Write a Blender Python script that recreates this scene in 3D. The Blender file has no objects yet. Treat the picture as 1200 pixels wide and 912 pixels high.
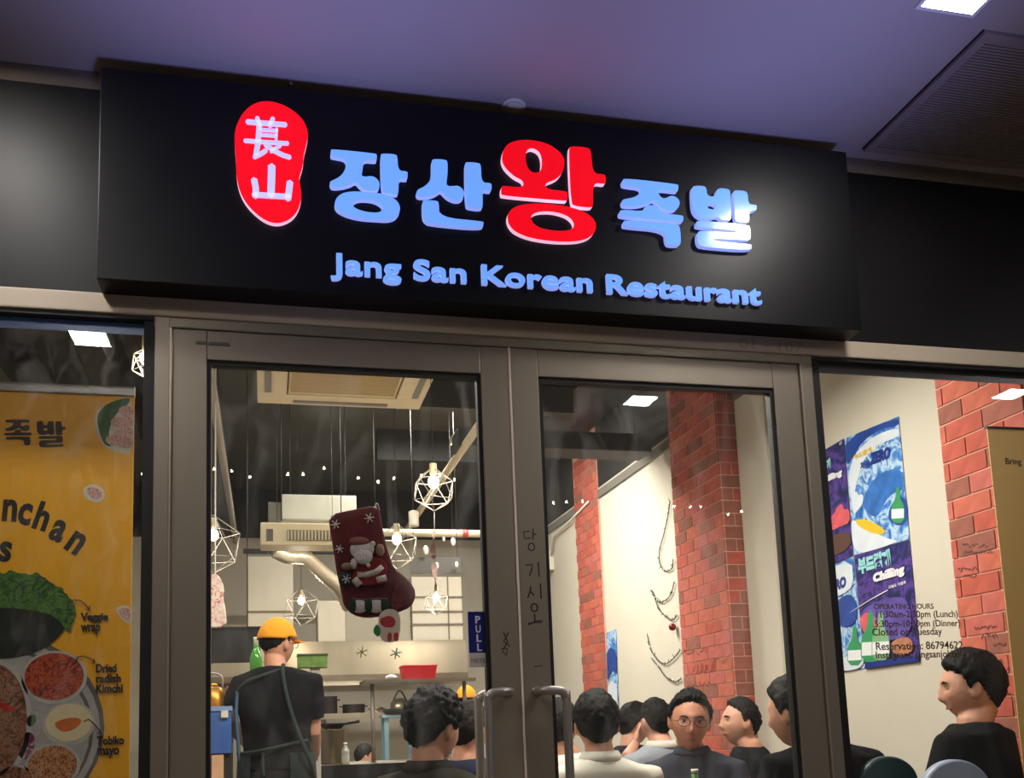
import bpy, bmesh, math, random
from mathutils import Vector, Matrix, noise
import numpy as np

random.seed(7)
SC = bpy.context.scene
COL = SC.collection

# ------------------------------------------------------------------ camera
F_PX, PX, PY = 1099.2221, 559.2267, 708.1838       # focal length and principal point, 1200x912 frame
CAM = Vector((-0.74413, -2.69620, 1.16533))
YAW, PITCH, ROLL = -0.224512, 0.129469, 0.033977


def cam_axes():
    Rz = Matrix.Rotation(YAW, 3, 'Z')
    Rx = Matrix.Rotation(PITCH, 3, 'X')
    Ry = Matrix.Rotation(ROLL, 3, 'Y')
    R = Rz @ Rx @ Ry
    return R.col[0].copy(), R.col[1].copy(), R.col[2].copy()      # right, forward, up


AX_R, AX_F, AX_U = cam_axes()
cd = bpy.data.cameras.new('camera')
cd.sensor_fit = 'HORIZONTAL'
cd.sensor_width = 36
cd.lens = F_PX * 36 / 1200
cd.shift_x = (600 - PX) / 1200
cd.shift_y = (PY - 456) / 1200
cd.clip_start = 0.05
co = bpy.data.objects.new('camera', cd)
COL.objects.link(co)
M3 = Matrix((AX_R, AX_U, -AX_F)).transposed()
co.matrix_world = Matrix.Translation(CAM) @ M3.to_4x4()
SC.camera = co

# ------------------------------------------------------------------ world, exposure, general light
w = bpy.data.worlds.new('night')
SC.world = w
w.use_nodes = True
bg = w.node_tree.nodes['Background']
bg.inputs[0].default_value = (0.75, 0.72, 0.8, 1)
bg.inputs[1].default_value = 0.03
vs = SC.view_settings
vs.view_transform = 'Standard'
vs.look = 'None'
vs.exposure = 0.0
vs.gamma = 1.0
vs.use_curve_mapping = False
SC.cycles.transparent_max_bounces = 24
SC.cycles.max_bounces = 8


def lamp(name, kind, loc, energy, color=(1, 1, 1), aim=None, size=.1, size_y=None, spot=None, blend=.5):
    l = bpy.data.lights.new(name, kind)
    l.energy = energy
    l.color = color
    if kind == 'AREA':
        l.shape = 'RECTANGLE'
        l.size = size
        l.size_y = size_y or size
    else:
        l.shadow_soft_size = size
    if kind == 'SPOT':
        l.spot_size = math.radians(spot)
        l.spot_blend = blend
    o = bpy.data.objects.new(name, l)
    COL.objects.link(o)
    o.location = loc
    if aim is not None:
        o.rotation_euler = (Vector(aim) - Vector(loc)).to_track_quat('-Z', 'Y').to_euler()
    return o


WARM = (1.0, .86, .66)
NEUT = (1.0, .945, .86)
# linear lamps added out of view to light the room (their housings are built further down)
FILL_LAMPS = [(-.55, 1.05, 2.95, 36, 1.2), (.80, 1.05, 2.95, 72, 1.2), (1.05, 4.03, 3.31, 42, .8), (.75, 4.66, 3.93, 120, 1.2), (-1.4, 3.15, 3.86, 50, 1.2), (-.42, 4.98, 2.72, 9, .56), (1.75, 6.0, 3.93, 28, .7)]
for i, (x, y, z, e, ln) in enumerate(FILL_LAMPS):
    lamp('room_fill_light', 'AREA', (x, y, z - .035), e, NEUT, (x, y, 0), ln, .1)
# added blue spots below view, tinting the soffit for an unseen blue source
lamp('blue_fill_spot', 'SPOT', (-.35, -2.05, .4), 360, (.28, .33, 1), (-.60, -.62, 3.11), .25, spot=34, blend=1)
lamp('blue_fill_spot', 'SPOT', (.85, -2.05, .4), 320, (.28, .33, 1), (.72, -.52, 3.11), .25, spot=30, blend=1)
lamp('walkway_fill', 'SPOT', (0, -4.4, .4), 18, (1, .80, .68), (0, -.2, 3.0), .4, spot=100, blend=1)  # added fill lamp, brightens soffit and shop front from below


# ------------------------------------------------------------------ projecting helpers
def ray(px, py):
    return AX_F + AX_R * ((px - PX) / F_PX) - AX_U * ((py - PY) / F_PX)


def at(px, py, Y):
    d = ray(px, py)
    return CAM + d * ((Y - CAM.y) / d.y)


def atx(px, py, X):
    d = ray(px, py)
    return CAM + d * ((X - CAM.x) / d.x)


def atz(px, py, Z):
    d = ray(px, py)
    return CAM + d * ((Z - CAM.z) / d.z)


# ------------------------------------------------------------------ materials
MATS = {}


def rgb(r, g, b):
    f = lambda c: (c / 255 / 12.92) if c <= 10 else ((c / 255 + .055) / 1.055) ** 2.4
    return (f(r), f(g), f(b))


def mat(name, col=(.5, .5, .5), rough=.6, metal=0., emit=None, estr=1., var=.0, vscale=8., bump=0., bscale=40., spec=.5, stretch=None, coat=0.):
    """Procedural principled material with noise variation of colour and fine bump."""
    if name in MATS:
        return MATS[name]
    m = bpy.data.materials.new(name)
    m.use_nodes = True
    nt = m.node_tree
    p = nt.nodes['Principled BSDF']
    p.inputs['Roughness'].default_value = rough
    p.inputs['Metallic'].default_value = metal
    p.inputs['Specular IOR Level'].default_value = spec
    p.inputs['Coat Weight'].default_value = coat
    c = (*col, 1)
    p.inputs['Base Color'].default_value = c
    tc = nt.nodes.new('ShaderNodeTexCoord')
    mp = nt.nodes.new('ShaderNodeMapping')
    nt.links.new(tc.outputs['Object'], mp.inputs[0])
    if stretch:
        mp.inputs['Scale'].default_value = stretch
    if var > 0:
        n = nt.nodes.new('ShaderNodeTexNoise')
        n.inputs['Scale'].default_value = vscale
        n.inputs['Detail'].default_value = 5
        nt.links.new(mp.outputs[0], n.inputs['Vector'])
        r = nt.nodes.new('ShaderNodeValToRGB')
        r.color_ramp.elements[0].position = .3
        r.color_ramp.elements[1].position = .7
        r.color_ramp.elements[0].color = tuple(max(0, v * (1 - var)) for v in col) + (1,)
        r.color_ramp.elements[1].color = tuple(min(1, v * (1 + var)) for v in col) + (1,)
        nt.links.new(n.outputs['Fac'], r.inputs[0])
        nt.links.new(r.outputs[0], p.inputs['Base Color'])
    if bump > 0:
        n2 = nt.nodes.new('ShaderNodeTexNoise')
        n2.inputs['Scale'].default_value = bscale
        n2.inputs['Detail'].default_value = 4
        nt.links.new(mp.outputs[0], n2.inputs['Vector'])
        b = nt.nodes.new('ShaderNodeBump')
        b.inputs['Strength'].default_value = bump
        b.inputs['Distance'].default_value = .01
        nt.links.new(n2.outputs['Fac'], b.inputs['Height'])
        nt.links.new(b.outputs[0], p.inputs['Normal'])
    if emit:
        p.inputs['Emission Color'].default_value = (*emit, 1)
        p.inputs['Emission Strength'].default_value = estr
    MATS[name] = m
    return m


def glass_mat(name, tint=(.97, .975, .97), dirt=.03, streak=.10, ior=1.45, sc=3.2):
    if name in MATS:
        return MATS[name]
    m = bpy.data.materials.new(name)
    m.use_nodes = True
    nt = m.node_tree
    nt.nodes.clear()
    N = nt.nodes.new
    out = N('ShaderNodeOutputMaterial')
    tr = N('ShaderNodeBsdfTransparent')
    tr.inputs[0].default_value = (*tint, 1)
    gl = N('ShaderNodeBsdfGlossy')
    gl.inputs['Roughness'].default_value = 0.0
    fr = N('ShaderNodeFresnel')
    ge = N('ShaderNodeNewGeometry')
    ir = N('ShaderNodeMapRange')
    ir.inputs['To Min'].default_value = ior
    ir.inputs['To Max'].default_value = 1 / ior
    nt.links.new(ge.outputs['Backfacing'], ir.inputs[0])
    nt.links.new(ir.outputs[0], fr.inputs['IOR'])
    mx = N('ShaderNodeMixShader')
    nt.links.new(fr.outputs[0], mx.inputs[0])
    nt.links.new(tr.outputs[0], mx.inputs[1])
    nt.links.new(gl.outputs[0], mx.inputs[2])
    # smears and dried drops on the pane
    tc = N('ShaderNodeTexCoord')
    mp = N('ShaderNodeMapping')
    mp.inputs['Rotation'].default_value = (0, .5, 0)
    mp.inputs['Scale'].default_value = (2.2, 1, .9)
    nt.links.new(tc.outputs['Object'], mp.inputs[0])
    n1 = N('ShaderNodeTexNoise')
    n1.inputs['Scale'].default_value = sc
    n1.inputs['Detail'].default_value = 8
    n1.inputs['Distortion'].default_value = 1.6
    nt.links.new(mp.outputs[0], n1.inputs['Vector'])
    r1 = N('ShaderNodeMapRange')
    r1.inputs['From Min'].default_value = .48
    r1.inputs['From Max'].default_value = .8
    r1.inputs['To Min'].default_value = dirt
    r1.inputs['To Max'].default_value = dirt + streak
    nt.links.new(n1.outputs['Fac'], r1.inputs[0])
    df = N('ShaderNodeBsdfDiffuse')
    df.inputs[0].default_value = (.8, .8, .78, 1)
    tl = N('ShaderNodeBsdfTranslucent')
    tl.inputs[0].default_value = (.8, .8, .78, 1)
    md = N('ShaderNodeMixShader')
    md.inputs[0].default_value = .5
    nt.links.new(df.outputs[0], md.inputs[1])
    nt.links.new(tl.outputs[0], md.inputs[2])
    m2 = N('ShaderNodeMixShader')
    nt.links.new(r1.outputs[0], m2.inputs[0])
    nt.links.new(mx.outputs[0], m2.inputs[1])
    nt.links.new(md.outputs[0], m2.inputs[2])
    nt.links.new(m2.outputs[0], out.inputs[0])
    MATS[name] = m
    return m


def speckle_mat(name, base, spots, scale=40, thr=.55, rough=.5):
    """Food print: voronoi cells mixing several ink colours."""
    if name in MATS:
        return MATS[name]
    m = bpy.data.materials.new(name)
    m.use_nodes = True
    nt = m.node_tree
    p = nt.nodes['Principled BSDF']
    p.inputs['Roughness'].default_value = rough
    tc = nt.nodes.new('ShaderNodeTexCoord')
    v = nt.nodes.new('ShaderNodeTexNoise')
    v.inputs['Scale'].default_value = scale
    v.inputs['Detail'].default_value = 3
    v.inputs['Distortion'].default_value = 2.0
    nt.links.new(tc.outputs['Object'], v.inputs['Vector'])
    r = nt.nodes.new('ShaderNodeValToRGB')
    els = r.color_ramp.elements
    cols = [base] + list(spots)
    els[0].position = .32
    els[0].color = (*cols[0], 1)
    els[1].position = .68
    els[1].color = (*cols[-1], 1)
    for i, c in enumerate(cols[1:-1]):
        e = els.new(.32 + .36 * (i + 1) / (len(cols) - 1))
        e.color = (*c, 1)
    nt.links.new(v.outputs['Fac'], r.inputs[0])
    nt.links.new(r.outputs[0], p.inputs['Base Color'])
    MATS[name] = m
    return m


# ------------------------------------------------------------------ object helpers
def tag(o, label=None, cat=None, group=None, kind=None):
    if label:
        o['label'] = label
    if cat:
        o['category'] = cat
    if group:
        o['group'] = group
    if kind:
        o['kind'] = kind
    return o


def thing(name, loc, label, cat, group=None):
    o = bpy.data.objects.new(name, None)
    o.empty_display_size = .05
    o.location = loc
    COL.objects.link(o)
    return tag(o, label, cat, group)


ORIG = {}


def origin(o):
    v = Vector((0, 0, 0))
    while o is not None:
        v += o.location
        o = o.parent
    return v


def link_mesh(name, me, m=None, parent=None, loc=None):
    """me has world coordinates; the object's origin becomes its centre (or the parent's frame)."""
    if m is not None:
        if isinstance(m, (list, tuple)):
            for k in m:
                me.materials.append(k)
        else:
            me.materials.append(m)
    o = bpy.data.objects.new(name, me)
    COL.objects.link(o)
    if len(me.vertices):
        a = np.empty(len(me.vertices) * 3)
        me.vertices.foreach_get('co', a)
        a = a.reshape(-1, 3)
        c = (a.min(0) + a.max(0)) / 2
        a -= c
        me.vertices.foreach_set('co', a.ravel())
        c = Vector(c)
    else:
        c = Vector((0, 0, 0))
    if parent is not None:
        o.parent = parent
        c = c - origin(parent)
    o.location = c
    return o


def finish(name, bm, m=None, parent=None, smooth=False, bevel=0, seg=2):
    if bevel:
        bmesh.ops.bevel(bm, geom=list(bm.edges), offset=bevel, segments=seg, affect='EDGES', profile=.6, clamp_overlap=True)
    bmesh.ops.recalc_face_normals(bm, faces=bm.faces)
    me = bpy.data.meshes.new(name)
    bm.to_mesh(me)
    bm.free()
    if smooth:
        for p in me.polygons:
            p.use_smooth = True
    return link_mesh(name, me, m, parent)


def bm_box(bm, x0, x1, y0, y1, z0, z1):
    vs = [bm.verts.new((x, y, z)) for x in (x0, x1) for y in (y0, y1) for z in (z0, z1)]
    for f in ((0, 1, 3, 2), (4, 6, 7, 5), (0, 4, 5, 1), (2, 3, 7, 6), (0, 2, 6, 4), (1, 5, 7, 3)):
        bm.faces.new([vs[i] for i in f])


def box(name, x0, x1, y0, y1, z0, z1, m, parent=None, bevel=0):
    bm = bmesh.new()
    bm_box(bm, min(x0, x1), max(x0, x1), min(y0, y1), max(y0, y1), min(z0, z1), max(z0, z1))
    return finish(name, bm, m, parent, bevel=bevel)


def bm_tube(bm, pts, rads, n=12, cap=True, flat=None):
    """Tube through points with radius per point. flat = (axis vector, factor) squashes it."""
    pts = [Vector(p) for p in pts]
    if not hasattr(rads, '__len__'):
        rads = [rads] * len(pts)
    rings = []
    up = None
    for i, p in enumerate(pts):
        t = (pts[min(i + 1, len(pts) - 1)] - pts[max(i - 1, 0)]).normalized()
        if up is None:
            up = t.orthogonal().normalized()
        else:
            up = (up - t * up.dot(t))
            up = up.normalized() if up.length > 1e-6 else t.orthogonal().normalized()
        s = t.cross(up)
        ring = []
        for k in range(n):
            a = 2 * math.pi * k / n
            o = (up * math.cos(a) + s * math.sin(a)) * rads[i]
            ring.append(bm.verts.new(p + o))
        rings.append(ring)
    for a, b in zip(rings, rings[1:]):
        for k in range(n):
            bm.faces.new((a[k], a[(k + 1) % n], b[(k + 1) % n], b[k]))
    if cap:
        bm.faces.new(list(reversed(rings[0])))
        bm.faces.new(rings[-1])


def tube(name, pts, rads, m, parent=None, n=12, smooth=True):
    bm = bmesh.new()
    bm_tube(bm, pts, rads, n)
    return finish(name, bm, m, parent, smooth)


def curve_pts(P, n=8):
    """Catmull-Rom through the points."""
    P = [Vector(p) for p in P]
    Q = [P[0] * 2 - P[1]] + P + [P[-1] * 2 - P[-2]]
    out = []
    for i in range(1, len(Q) - 2):
        for k in range(n):
            t = k / n
            a, b, c, d = Q[i - 1], Q[i], Q[i + 1], Q[i + 2]
            out.append(.5 * ((2 * b) + (c - a) * t + (2 * a - 5 * b + 4 * c - d) * t * t + (3 * b - a - 3 * c + d) * t ** 3))
    out.append(P[-1])
    return out


def bm_lathe(bm, prof, c, n=24, axis='Z'):
    rings = []
    for r, h in prof:
        ring = []
        for k in range(n):
            a = 2 * math.pi * k / n
            v = (r * math.cos(a), r * math.sin(a), h)
            if axis == 'Y':
                v = (v[0], v[2], v[1])
            if axis == 'X':
                v = (v[2], v[0], v[1])
            ring.append(bm.verts.new(Vector(c) + Vector(v)))
        rings.append(ring)
    for a, b in zip(rings, rings[1:]):
        for k in range(n):
            bm.faces.new((a[k], a[(k + 1) % n], b[(k + 1) % n], b[k]))
    bm.faces.new(rings[0][::-1])
    bm.faces.new(rings[-1])


def lathe(name, prof, c, m, parent=None, n=24, axis='Z'):
    bm = bmesh.new()
    bm_lathe(bm, prof, c, n, axis)
    return finish(name, bm, m, parent, True)


def bm_ell(bm, c, r, rot=None, nu=20, nv=12):
    M = Matrix.Translation(c) @ (rot.to_4x4() if rot is not None else Matrix.Identity(4)) @ Matrix.Diagonal((*r, 1))
    bmesh.ops.create_uvsphere(bm, u_segments=nu, v_segments=nv, radius=1, matrix=M)


def ell(name, c, r, m, parent=None, rot=None, nu=20, nv=12):
    bm = bmesh.new()
    bm_ell(bm, c, r, rot, nu, nv)
    return finish(name, bm, m, parent, True)


# planes on which flat print and letters lie: (u, v) -> world
class Plane:
    def __init__(s, u, v, n):
        s.u, s.v, s.n = Vector(u), Vector(v), Vector(n)


FRONT = Plane((1, 0, 0), (0, 0, 1), (0, -1, 0))        # faces the walkway
RWALL = Plane((0, -1, 0), (0, 0, 1), (-1, 0, 0))       # on the right wall, faces the room


def chaikin(P, it):
    for _ in range(it):
        Q = []
        for i in range(len(P)):
            a, b = Vector(P[i]), Vector(P[(i + 1) % len(P)])
            Q += [a * .75 + b * .25, a * .25 + b * .75]
        P = Q
    return P


def fill(name, loops, plane, base, depth, mats, parent=None, smooth_it=0, bevel=0):
    """Loops are lists of world points lying on a plane; first ones outer, others holes. Extruded by depth towards the plane's normal; the front lies at depth."""
    cu = bpy.data.curves.new(name, 'CURVE')
    cu.dimensions = '2D'
    cu.fill_mode = 'BOTH'
    cu.extrude = depth / 2
    cu.bevel_depth = bevel
    cu.bevel_resolution = 1
    B = Vector(base)
    for L in loops:
        L2 = [((Vector(p) - B).dot(plane.u), (Vector(p) - B).dot(plane.v), 0) for p in L]
        if smooth_it:
            L2 = chaikin(L2, smooth_it)
        s = cu.splines.new('POLY')
        s.points.add(len(L2) - 1)
        for i, p in enumerate(L2):
            s.points[i].co = (p[0], p[1], 0, 1)
        s.use_cyclic_u = True
    return curve_to(name, cu, plane, B + plane.n * depth / 2, mats, parent)


def curve_mesh(cu):
    o = bpy.data.objects.new('tmp', cu)
    COL.objects.link(o)
    dg = bpy.context.evaluated_depsgraph_get()
    me = bpy.data.meshes.new_from_object(o.evaluated_get(dg))
    bpy.data.objects.remove(o)
    bpy.data.curves.remove(cu)
    return me


def plane_matrix(plane, B):
    return Matrix.Translation(B) @ Matrix((plane.u, plane.v, plane.n)).transposed().to_4x4()


def curve_to(name, cu, plane, B, mats, parent):
    me = curve_mesh(cu)
    me.name = name
    me.materials.clear()
    if isinstance(mats, (list, tuple)) and len(mats) > 1:
        for p in me.polygons:
            p.material_index = 0 if p.normal.z > .6 else 1
    me.transform(plane_matrix(plane, Vector(B)))
    return link_mesh(name, me, mats, parent)


def text_mesh(body, size, depth=.001, offset=0., align='LEFT', shear=0., space=1., res=3):
    cu = bpy.data.curves.new('txt', 'FONT')
    cu.body = body
    cu.size = size
    cu.extrude = depth / 2
    cu.offset = offset
    cu.align_x = align
    cu.shear = shear
    cu.space_character = space
    cu.resolution_u = res
    return curve_mesh(cu)


def text(name, body, plane, base, size, m, parent=None, depth=.001, offset=0., align='LEFT', width=None, height=None, rot=0., shear=0., space=1., res=3):
    me = text_mesh(body, size, depth, offset, align, shear, space, res)
    me.materials.clear()
    a = np.empty(len(me.vertices) * 3)
    me.vertices.foreach_get('co', a)
    a = a.reshape(-1, 3)
    if width:
        k = width / max(1e-6, np.ptp(a[:, 0]))
        a[:, 0] *= k
        if not height:
            a[:, 1] *= k
    if height:
        a[:, 1] *= height / max(1e-6, np.ptp(a[:, 1]))
    me.vertices.foreach_set('co', a.ravel())
    me.transform(plane_matrix(plane, Vector(base) + plane.n * depth / 2) @ Matrix.Rotation(rot, 4, 'Z'))
    me.name = name
    return link_mesh(name, me, m, parent)


def stroke_loops(pts, w):
    """Outline of a polyline of width w in the plane of its 2D points, round ends."""
    P = [Vector(p).to_2d() if len(p) == 3 else Vector(p) for p in pts]
    L, R = [], []
    for i, p in enumerate(P):
        t = (P[min(i + 1, len(P) - 1)] - P[max(i - 1, 0)]).normalized()
        n = Vector((-t.y, t.x)) * w / 2
        L.append(p + n)
        R.append(p - n)
    t0 = (P[0] - P[1]).normalized() * w * .35
    t1 = (P[-1] - P[-2]).normalized() * w * .35
    return [P[0] + t0] + L + [P[-1] + t1] + R[::-1]


def disc(name, c, ru, rv, plane, m, parent, depth=.0012, n=36, lift=0., rot=0.):
    L = []
    for k in range(n):
        a = 2 * math.pi * k / n
        x, y = ru * math.cos(a), rv * math.sin(a)
        x, y = x * math.cos(rot) - y * math.sin(rot), x * math.sin(rot) + y * math.cos(rot)
        L.append(Vector(c) + plane.u * x + plane.v * y)
    return fill(name, [L], plane, Vector(c) + plane.n * lift, depth, m, parent)


def blob(name, pts, plane, base, m, parent, depth=.0012, it=2):
    return fill(name, [pts], plane, base, depth, m, parent, it)


# ------------------------------------------------------------------ material library
M_FRAME = mat('brushed_aluminium', rgb(150, 140, 126), .42, .55, var=.08, vscale=3, stretch=(1, 1, .15), bump=.02, bscale=60)
M_FRAME_HL = mat('aluminium_highlight', rgb(190, 178, 160), .3, .6)
M_BLACK = mat('black_gasket', (.006, .006, .006), .6)
M_FASCIA = mat('black_fascia_board', (.006, .0055, .0065), .46, var=.35, vscale=2.2, bump=.06, bscale=3, spec=.28)
M_SIGN = mat('black_sign_face', (.003, .003, .004), .40, var=.2, vscale=4, bump=.02, bscale=4, spec=.22)
M_TRANSOM = mat('beige_transom', rgb(196, 180, 158), .5, var=.06, vscale=2)
M_SOFFIT = mat('soffit_plaster', rgb(176, 160, 150), .8, var=.05, vscale=1.2)
M_STRIP = mat('brown_edge_strip', rgb(120, 108, 92), .6, var=.1, vscale=3)
M_LBLUE = mat('lit_blue_acrylic', rgb(90, 140, 235), .15, emit=rgb(108, 160, 255), estr=.92)
M_LRIM = mat('lit_blue_edge', rgb(150, 170, 235), .3, emit=rgb(150, 165, 235), estr=.8)
M_LRED = mat('lit_red_acrylic', rgb(220, 0, 15), .2, emit=rgb(225, 2, 18), estr=1.0)
M_LPINK = mat('lit_pink_edge', rgb(240, 190, 210), .3, emit=rgb(245, 190, 215), estr=.9)
M_LWHITE = mat('lit_lilac_acrylic', rgb(180, 180, 235), .3, emit=rgb(186, 186, 240), estr=.9)
M_GLASS = glass_mat('door_glass', dirt=.006, streak=.042)
M_GLASSW = glass_mat('window_glass', dirt=.003, streak=.015)
M_GLASSL = glass_mat('streaked_window_glass', dirt=.004, streak=.05, sc=7)
M_REFL = mat('blue_reflection_tint', rgb(104, 146, 220), .3, spec=.6)
M_REFLR = mat('grey_reflection_tint', rgb(120, 114, 124), .3, spec=.6)
M_STEEL = mat('satin_steel_tube', rgb(168, 162, 154), .42, .6, var=.05)
M_INOX = mat('kitchen_stainless', rgb(132, 122, 104), .34, .85, var=.1, vscale=2, stretch=(3, 3, .15))
M_WALL = mat('cream_wall_paint', rgb(208, 201, 184), .85, var=.02, vscale=1.5)
M_WALLK = mat('kitchen_wall_panel', rgb(205, 198, 180), .6, var=.04, vscale=3)
M_CEIL = mat('dark_ceiling_paint', rgb(72, 71, 67), .85, var=.25, vscale=1.5)
M_DARK = mat('dark_grey_paint', rgb(38, 37, 36), .6, var=.1)
M_MORTAR = mat('pale_pink_mortar', rgb(222, 170, 150), .9, var=.05)
M_BR = [mat('brick_red', rgb(184, 88, 70), .85, var=.18, vscale=18, bump=.2),
        mat('brick_orange', rgb(194, 102, 80), .85, var=.16, vscale=18, bump=.2),
        mat('brick_brown', rgb(150, 90, 74), .85, var=.18, vscale=18, bump=.2),
        mat('brick_rose', rgb(190, 100, 88), .85, var=.15, vscale=18, bump=.2),
        mat('brick_dull', rgb(164, 98, 82), .85, var=.16, vscale=18, bump=.2)]
M_WHITE = mat('white_plastic', rgb(225, 220, 205), .4)
M_OFFW = mat('ivory_plastic', rgb(222, 208, 172), .5, var=.04)
M_INK = mat('black_ink', (.012, .01, .01), .5)
M_INKB = mat('brown_ink', rgb(58, 40, 30), .5)
M_TILE = mat('grey_floor_tile', rgb(104, 97, 90), .35, var=.1, vscale=2)
M_SKIN = mat('skin', rgb(205, 150, 122), .5, var=.06, vscale=14, bump=.04, bscale=120)
M_SKIN2 = mat('skin_tan', rgb(190, 132, 104), .5, var=.06, vscale=14, bump=.04, bscale=120)
M_HAIR = mat('black_hair', (.0075, .006, .0055), .6, var=.5, vscale=60, stretch=(1, 1, .2), bump=.5, bscale=90, spec=.12)
M_LIP = mat('lips', rgb(150, 80, 70), .5)
M_EYE = mat('eye_white', rgb(215, 205, 195), .3)
M_IRIS = mat('dark_iris', (.01, .007, .005), .2)
M_CHARC = mat('charcoal_trousers', rgb(40, 40, 44), .8)
M_SHOE = mat('dark_shoe', rgb(26, 24, 22), .5)
M_WOOD = mat('brown_wood', rgb(120, 78, 48), .5, var=.2, vscale=6, stretch=(.3, 3, 3))
M_BULB = mat('lit_bulb', (1, .95, .8), .3, emit=(1, .86, .6), estr=14)

# ------------------------------------------------------------------ outer structure
FZ0, FZ1, SZ = 2.42, 3.05, 3.11            # fascia bottom, fascia top, soffit height
XR, XC = 2.25, 2.10                        # right wall, faces of the brick columns
ZC = 4.0                                   # room ceiling
BY = 8.3                                   # back wall


def struct(o, label=None):
    o['kind'] = 'structure'
    if label:
        o['label'] = label
    return o


struct(box('floor', -4.5, 6, -9.5, BY + .2, -.1, 0, M_TILE), 'grey tiled floor of walkway and restaurant')
struct(box('wall_front', -4.5, 6, 0, .12, FZ0, FZ1, M_FASCIA), 'black fascia band behind the lit sign')
struct(box('wall_front', -4.5, 6, .02, .12, FZ1 + .06, ZC, M_DARK), 'dark wall above the shop front inside the room')
struct(box('trim_1', -4.5, 6, -.012, .10, 2.362, FZ0, M_TRANSOM, bevel=.004), 'beige metal transom over doors and windows')
struct(box('trim_2', -4.5, 6, .004, .12, FZ1, SZ, M_STRIP), 'brown strip between fascia and soffit')
struct(box('ceiling', -4.5, 6, -3.75, .12, SZ, SZ + .1, M_SOFFIT), 'plain plaster soffit over the walkway')
struct(box('trim_3', -1.05, 1.05, -.006, .06, 2.331, 2.362, M_FRAME, bevel=.003), 'metal head piece above both door leaves')
struct(box('ceiling', -3.2, 3.0, .12, BY + .2, ZC, ZC + .1, M_CEIL), 'dark painted ceiling of the restaurant')
struct(box('wall_right', XR, XR + .15, .10, BY + .2, 0, ZC, M_WALL), 'cream painted right wall of the restaurant')
struct(box('wall_left', -3.2, -3.05, .12, BY + .2, 0, ZC, M_WALL), 'cream painted left wall of the restaurant')
wall_back = struct(box('wall_back', -3.2, 3.0, BY, BY + .2, 0, ZC, M_WALLK), 'pale back wall of the kitchen')

# sill walls below the windows and outer piers are outside the picture: low plinths carry the window frames
for i, (x0, x1) in enumerate(((-4.4, -1.05), (1.05, 4.2))):
    struct(box('trim_%d' % (4 + i), x0, x1, -.01, .09, 0, .12, M_FRAME), 'low metal sill under the shop window')

# jambs beside the doors
for i, s in enumerate((-1, 1)):
    bm = bmesh.new()
    bm_box(bm, min(s * 1.006, s * 1.048), max(s * 1.006, s * 1.048), -.008, .07, 0, 2.362)
    o = struct(finish('trim_%d' % (6 + i), bm, M_FRAME, bevel=.003), 'grey metal jamb post beside the door leaf')
    box('edge_highlight', s * 1.001, s * 1.0065, -.0085, .03, 0, 2.33, M_FRAME_HL, o)  # highlight along the jamb edge, put into a lighter metal colour


# ------------------------------------------------------------------ doors
def door_leaf(n, s, label):
    """s = -1 left leaf, +1 right leaf; the leaves meet at x = 0."""
    X = lambda a: s * a
    root = thing('door_%d' % n, (X(.5), .02, 0), None, None)
    root['kind'] = 'structure'
    root['label'] = label
    box('hinge_stile', X(.904), X(.999), 0, .045, .012, 2.331, M_FRAME, root, .003)
    box('meeting_stile', X(.0035), X(.092), 0, .045, .012, 2.331, M_FRAME, root, .003)
    box('top_rail', X(.092), X(.904), .001, .044, 2.243, 2.331, M_FRAME, root, .003)
    box('bottom_rail', X(.092), X(.904), .001, .044, .012, .16, M_FRAME, root, .003)
    box('pane', X(.09), X(.906), .019, .025, .158, 2.245, M_GLASS, root)
    bm = bmesh.new()
    g = .012
    for a, b, c, d in ((.092, .092 + g, .16, 2.243), (.904 - g, .904, .16, 2.243), (.092 + g, .904 - g, 2.243 - g, 2.243), (.092 + g, .904 - g, .16, .16 + g)):
        bm_box(bm, min(X(a), X(b)), max(X(a), X(b)), .008, .036, c, d)
    finish('gasket', bm, M_BLACK, root)
    # cranked pull handles, one on each side of the leaf
    for side in (-1, 1):
        y0 = 0 if side < 0 else .045
        mx, gx, dy = .045, (.118 if side < 0 else .112), .055
        if side < 0:
            zt, zb = 1.262, .62
        else:
            zt, zb = 1.262, .62
        P = [(X(mx), y0, zt), (X(mx), y0 + side * .03, zt), (X(mx + .012), y0 + side * dy * .9, zt), (X(mx + .04), y0 + side * dy, zt), (X(gx - .012), y0 + side * dy, zt - .004), (X(gx - .002), y0 + side * dy, zt - .02), (X(gx), y0 + side * dy, zt - .05)]
        Q = [(x, y, zb + zt - z) for x, y, z in P][::-1]
        hd = tube('handle', curve_pts(P + Q, 6), .0132, M_STEEL, root, 14)
        bm = bmesh.new()
        for z in (zt, zb):
            bm_lathe(bm, [(.016, y0), (.016, y0 + side * .006)], (X(mx), 0, z), 18, 'Y')
        finish('rose', bm, M_STEEL, hd, True)
    return root


door_l = door_leaf(1, -1, 'left glass door leaf in grey aluminium frame with hanging stocking')
door_r = door_leaf(2, 1, 'right glass door leaf in grey aluminium frame with handwriting on its stile')
box('seal', -.0032, .0032, -.003, .03, .012, 2.331, mat('pale_seam_light', rgb(250, 232, 215), .5), door_r)  # room light leaking through the seam, put into a pale strip
bm = bmesh.new()
bm_box(bm, -.935, -.905, -.002, .001, 2.287, 2.296)
bm_box(bm, -.9, -.84, -.002, .001, 2.287, 2.296)
finish('maker_plate', bm, mat('worn_plate', rgb(95, 88, 78), .5), door_l)

# handwriting on the stiles (black marker)
M_MARK = mat('black_marker', (.02, .018, .018), .6)


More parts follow.
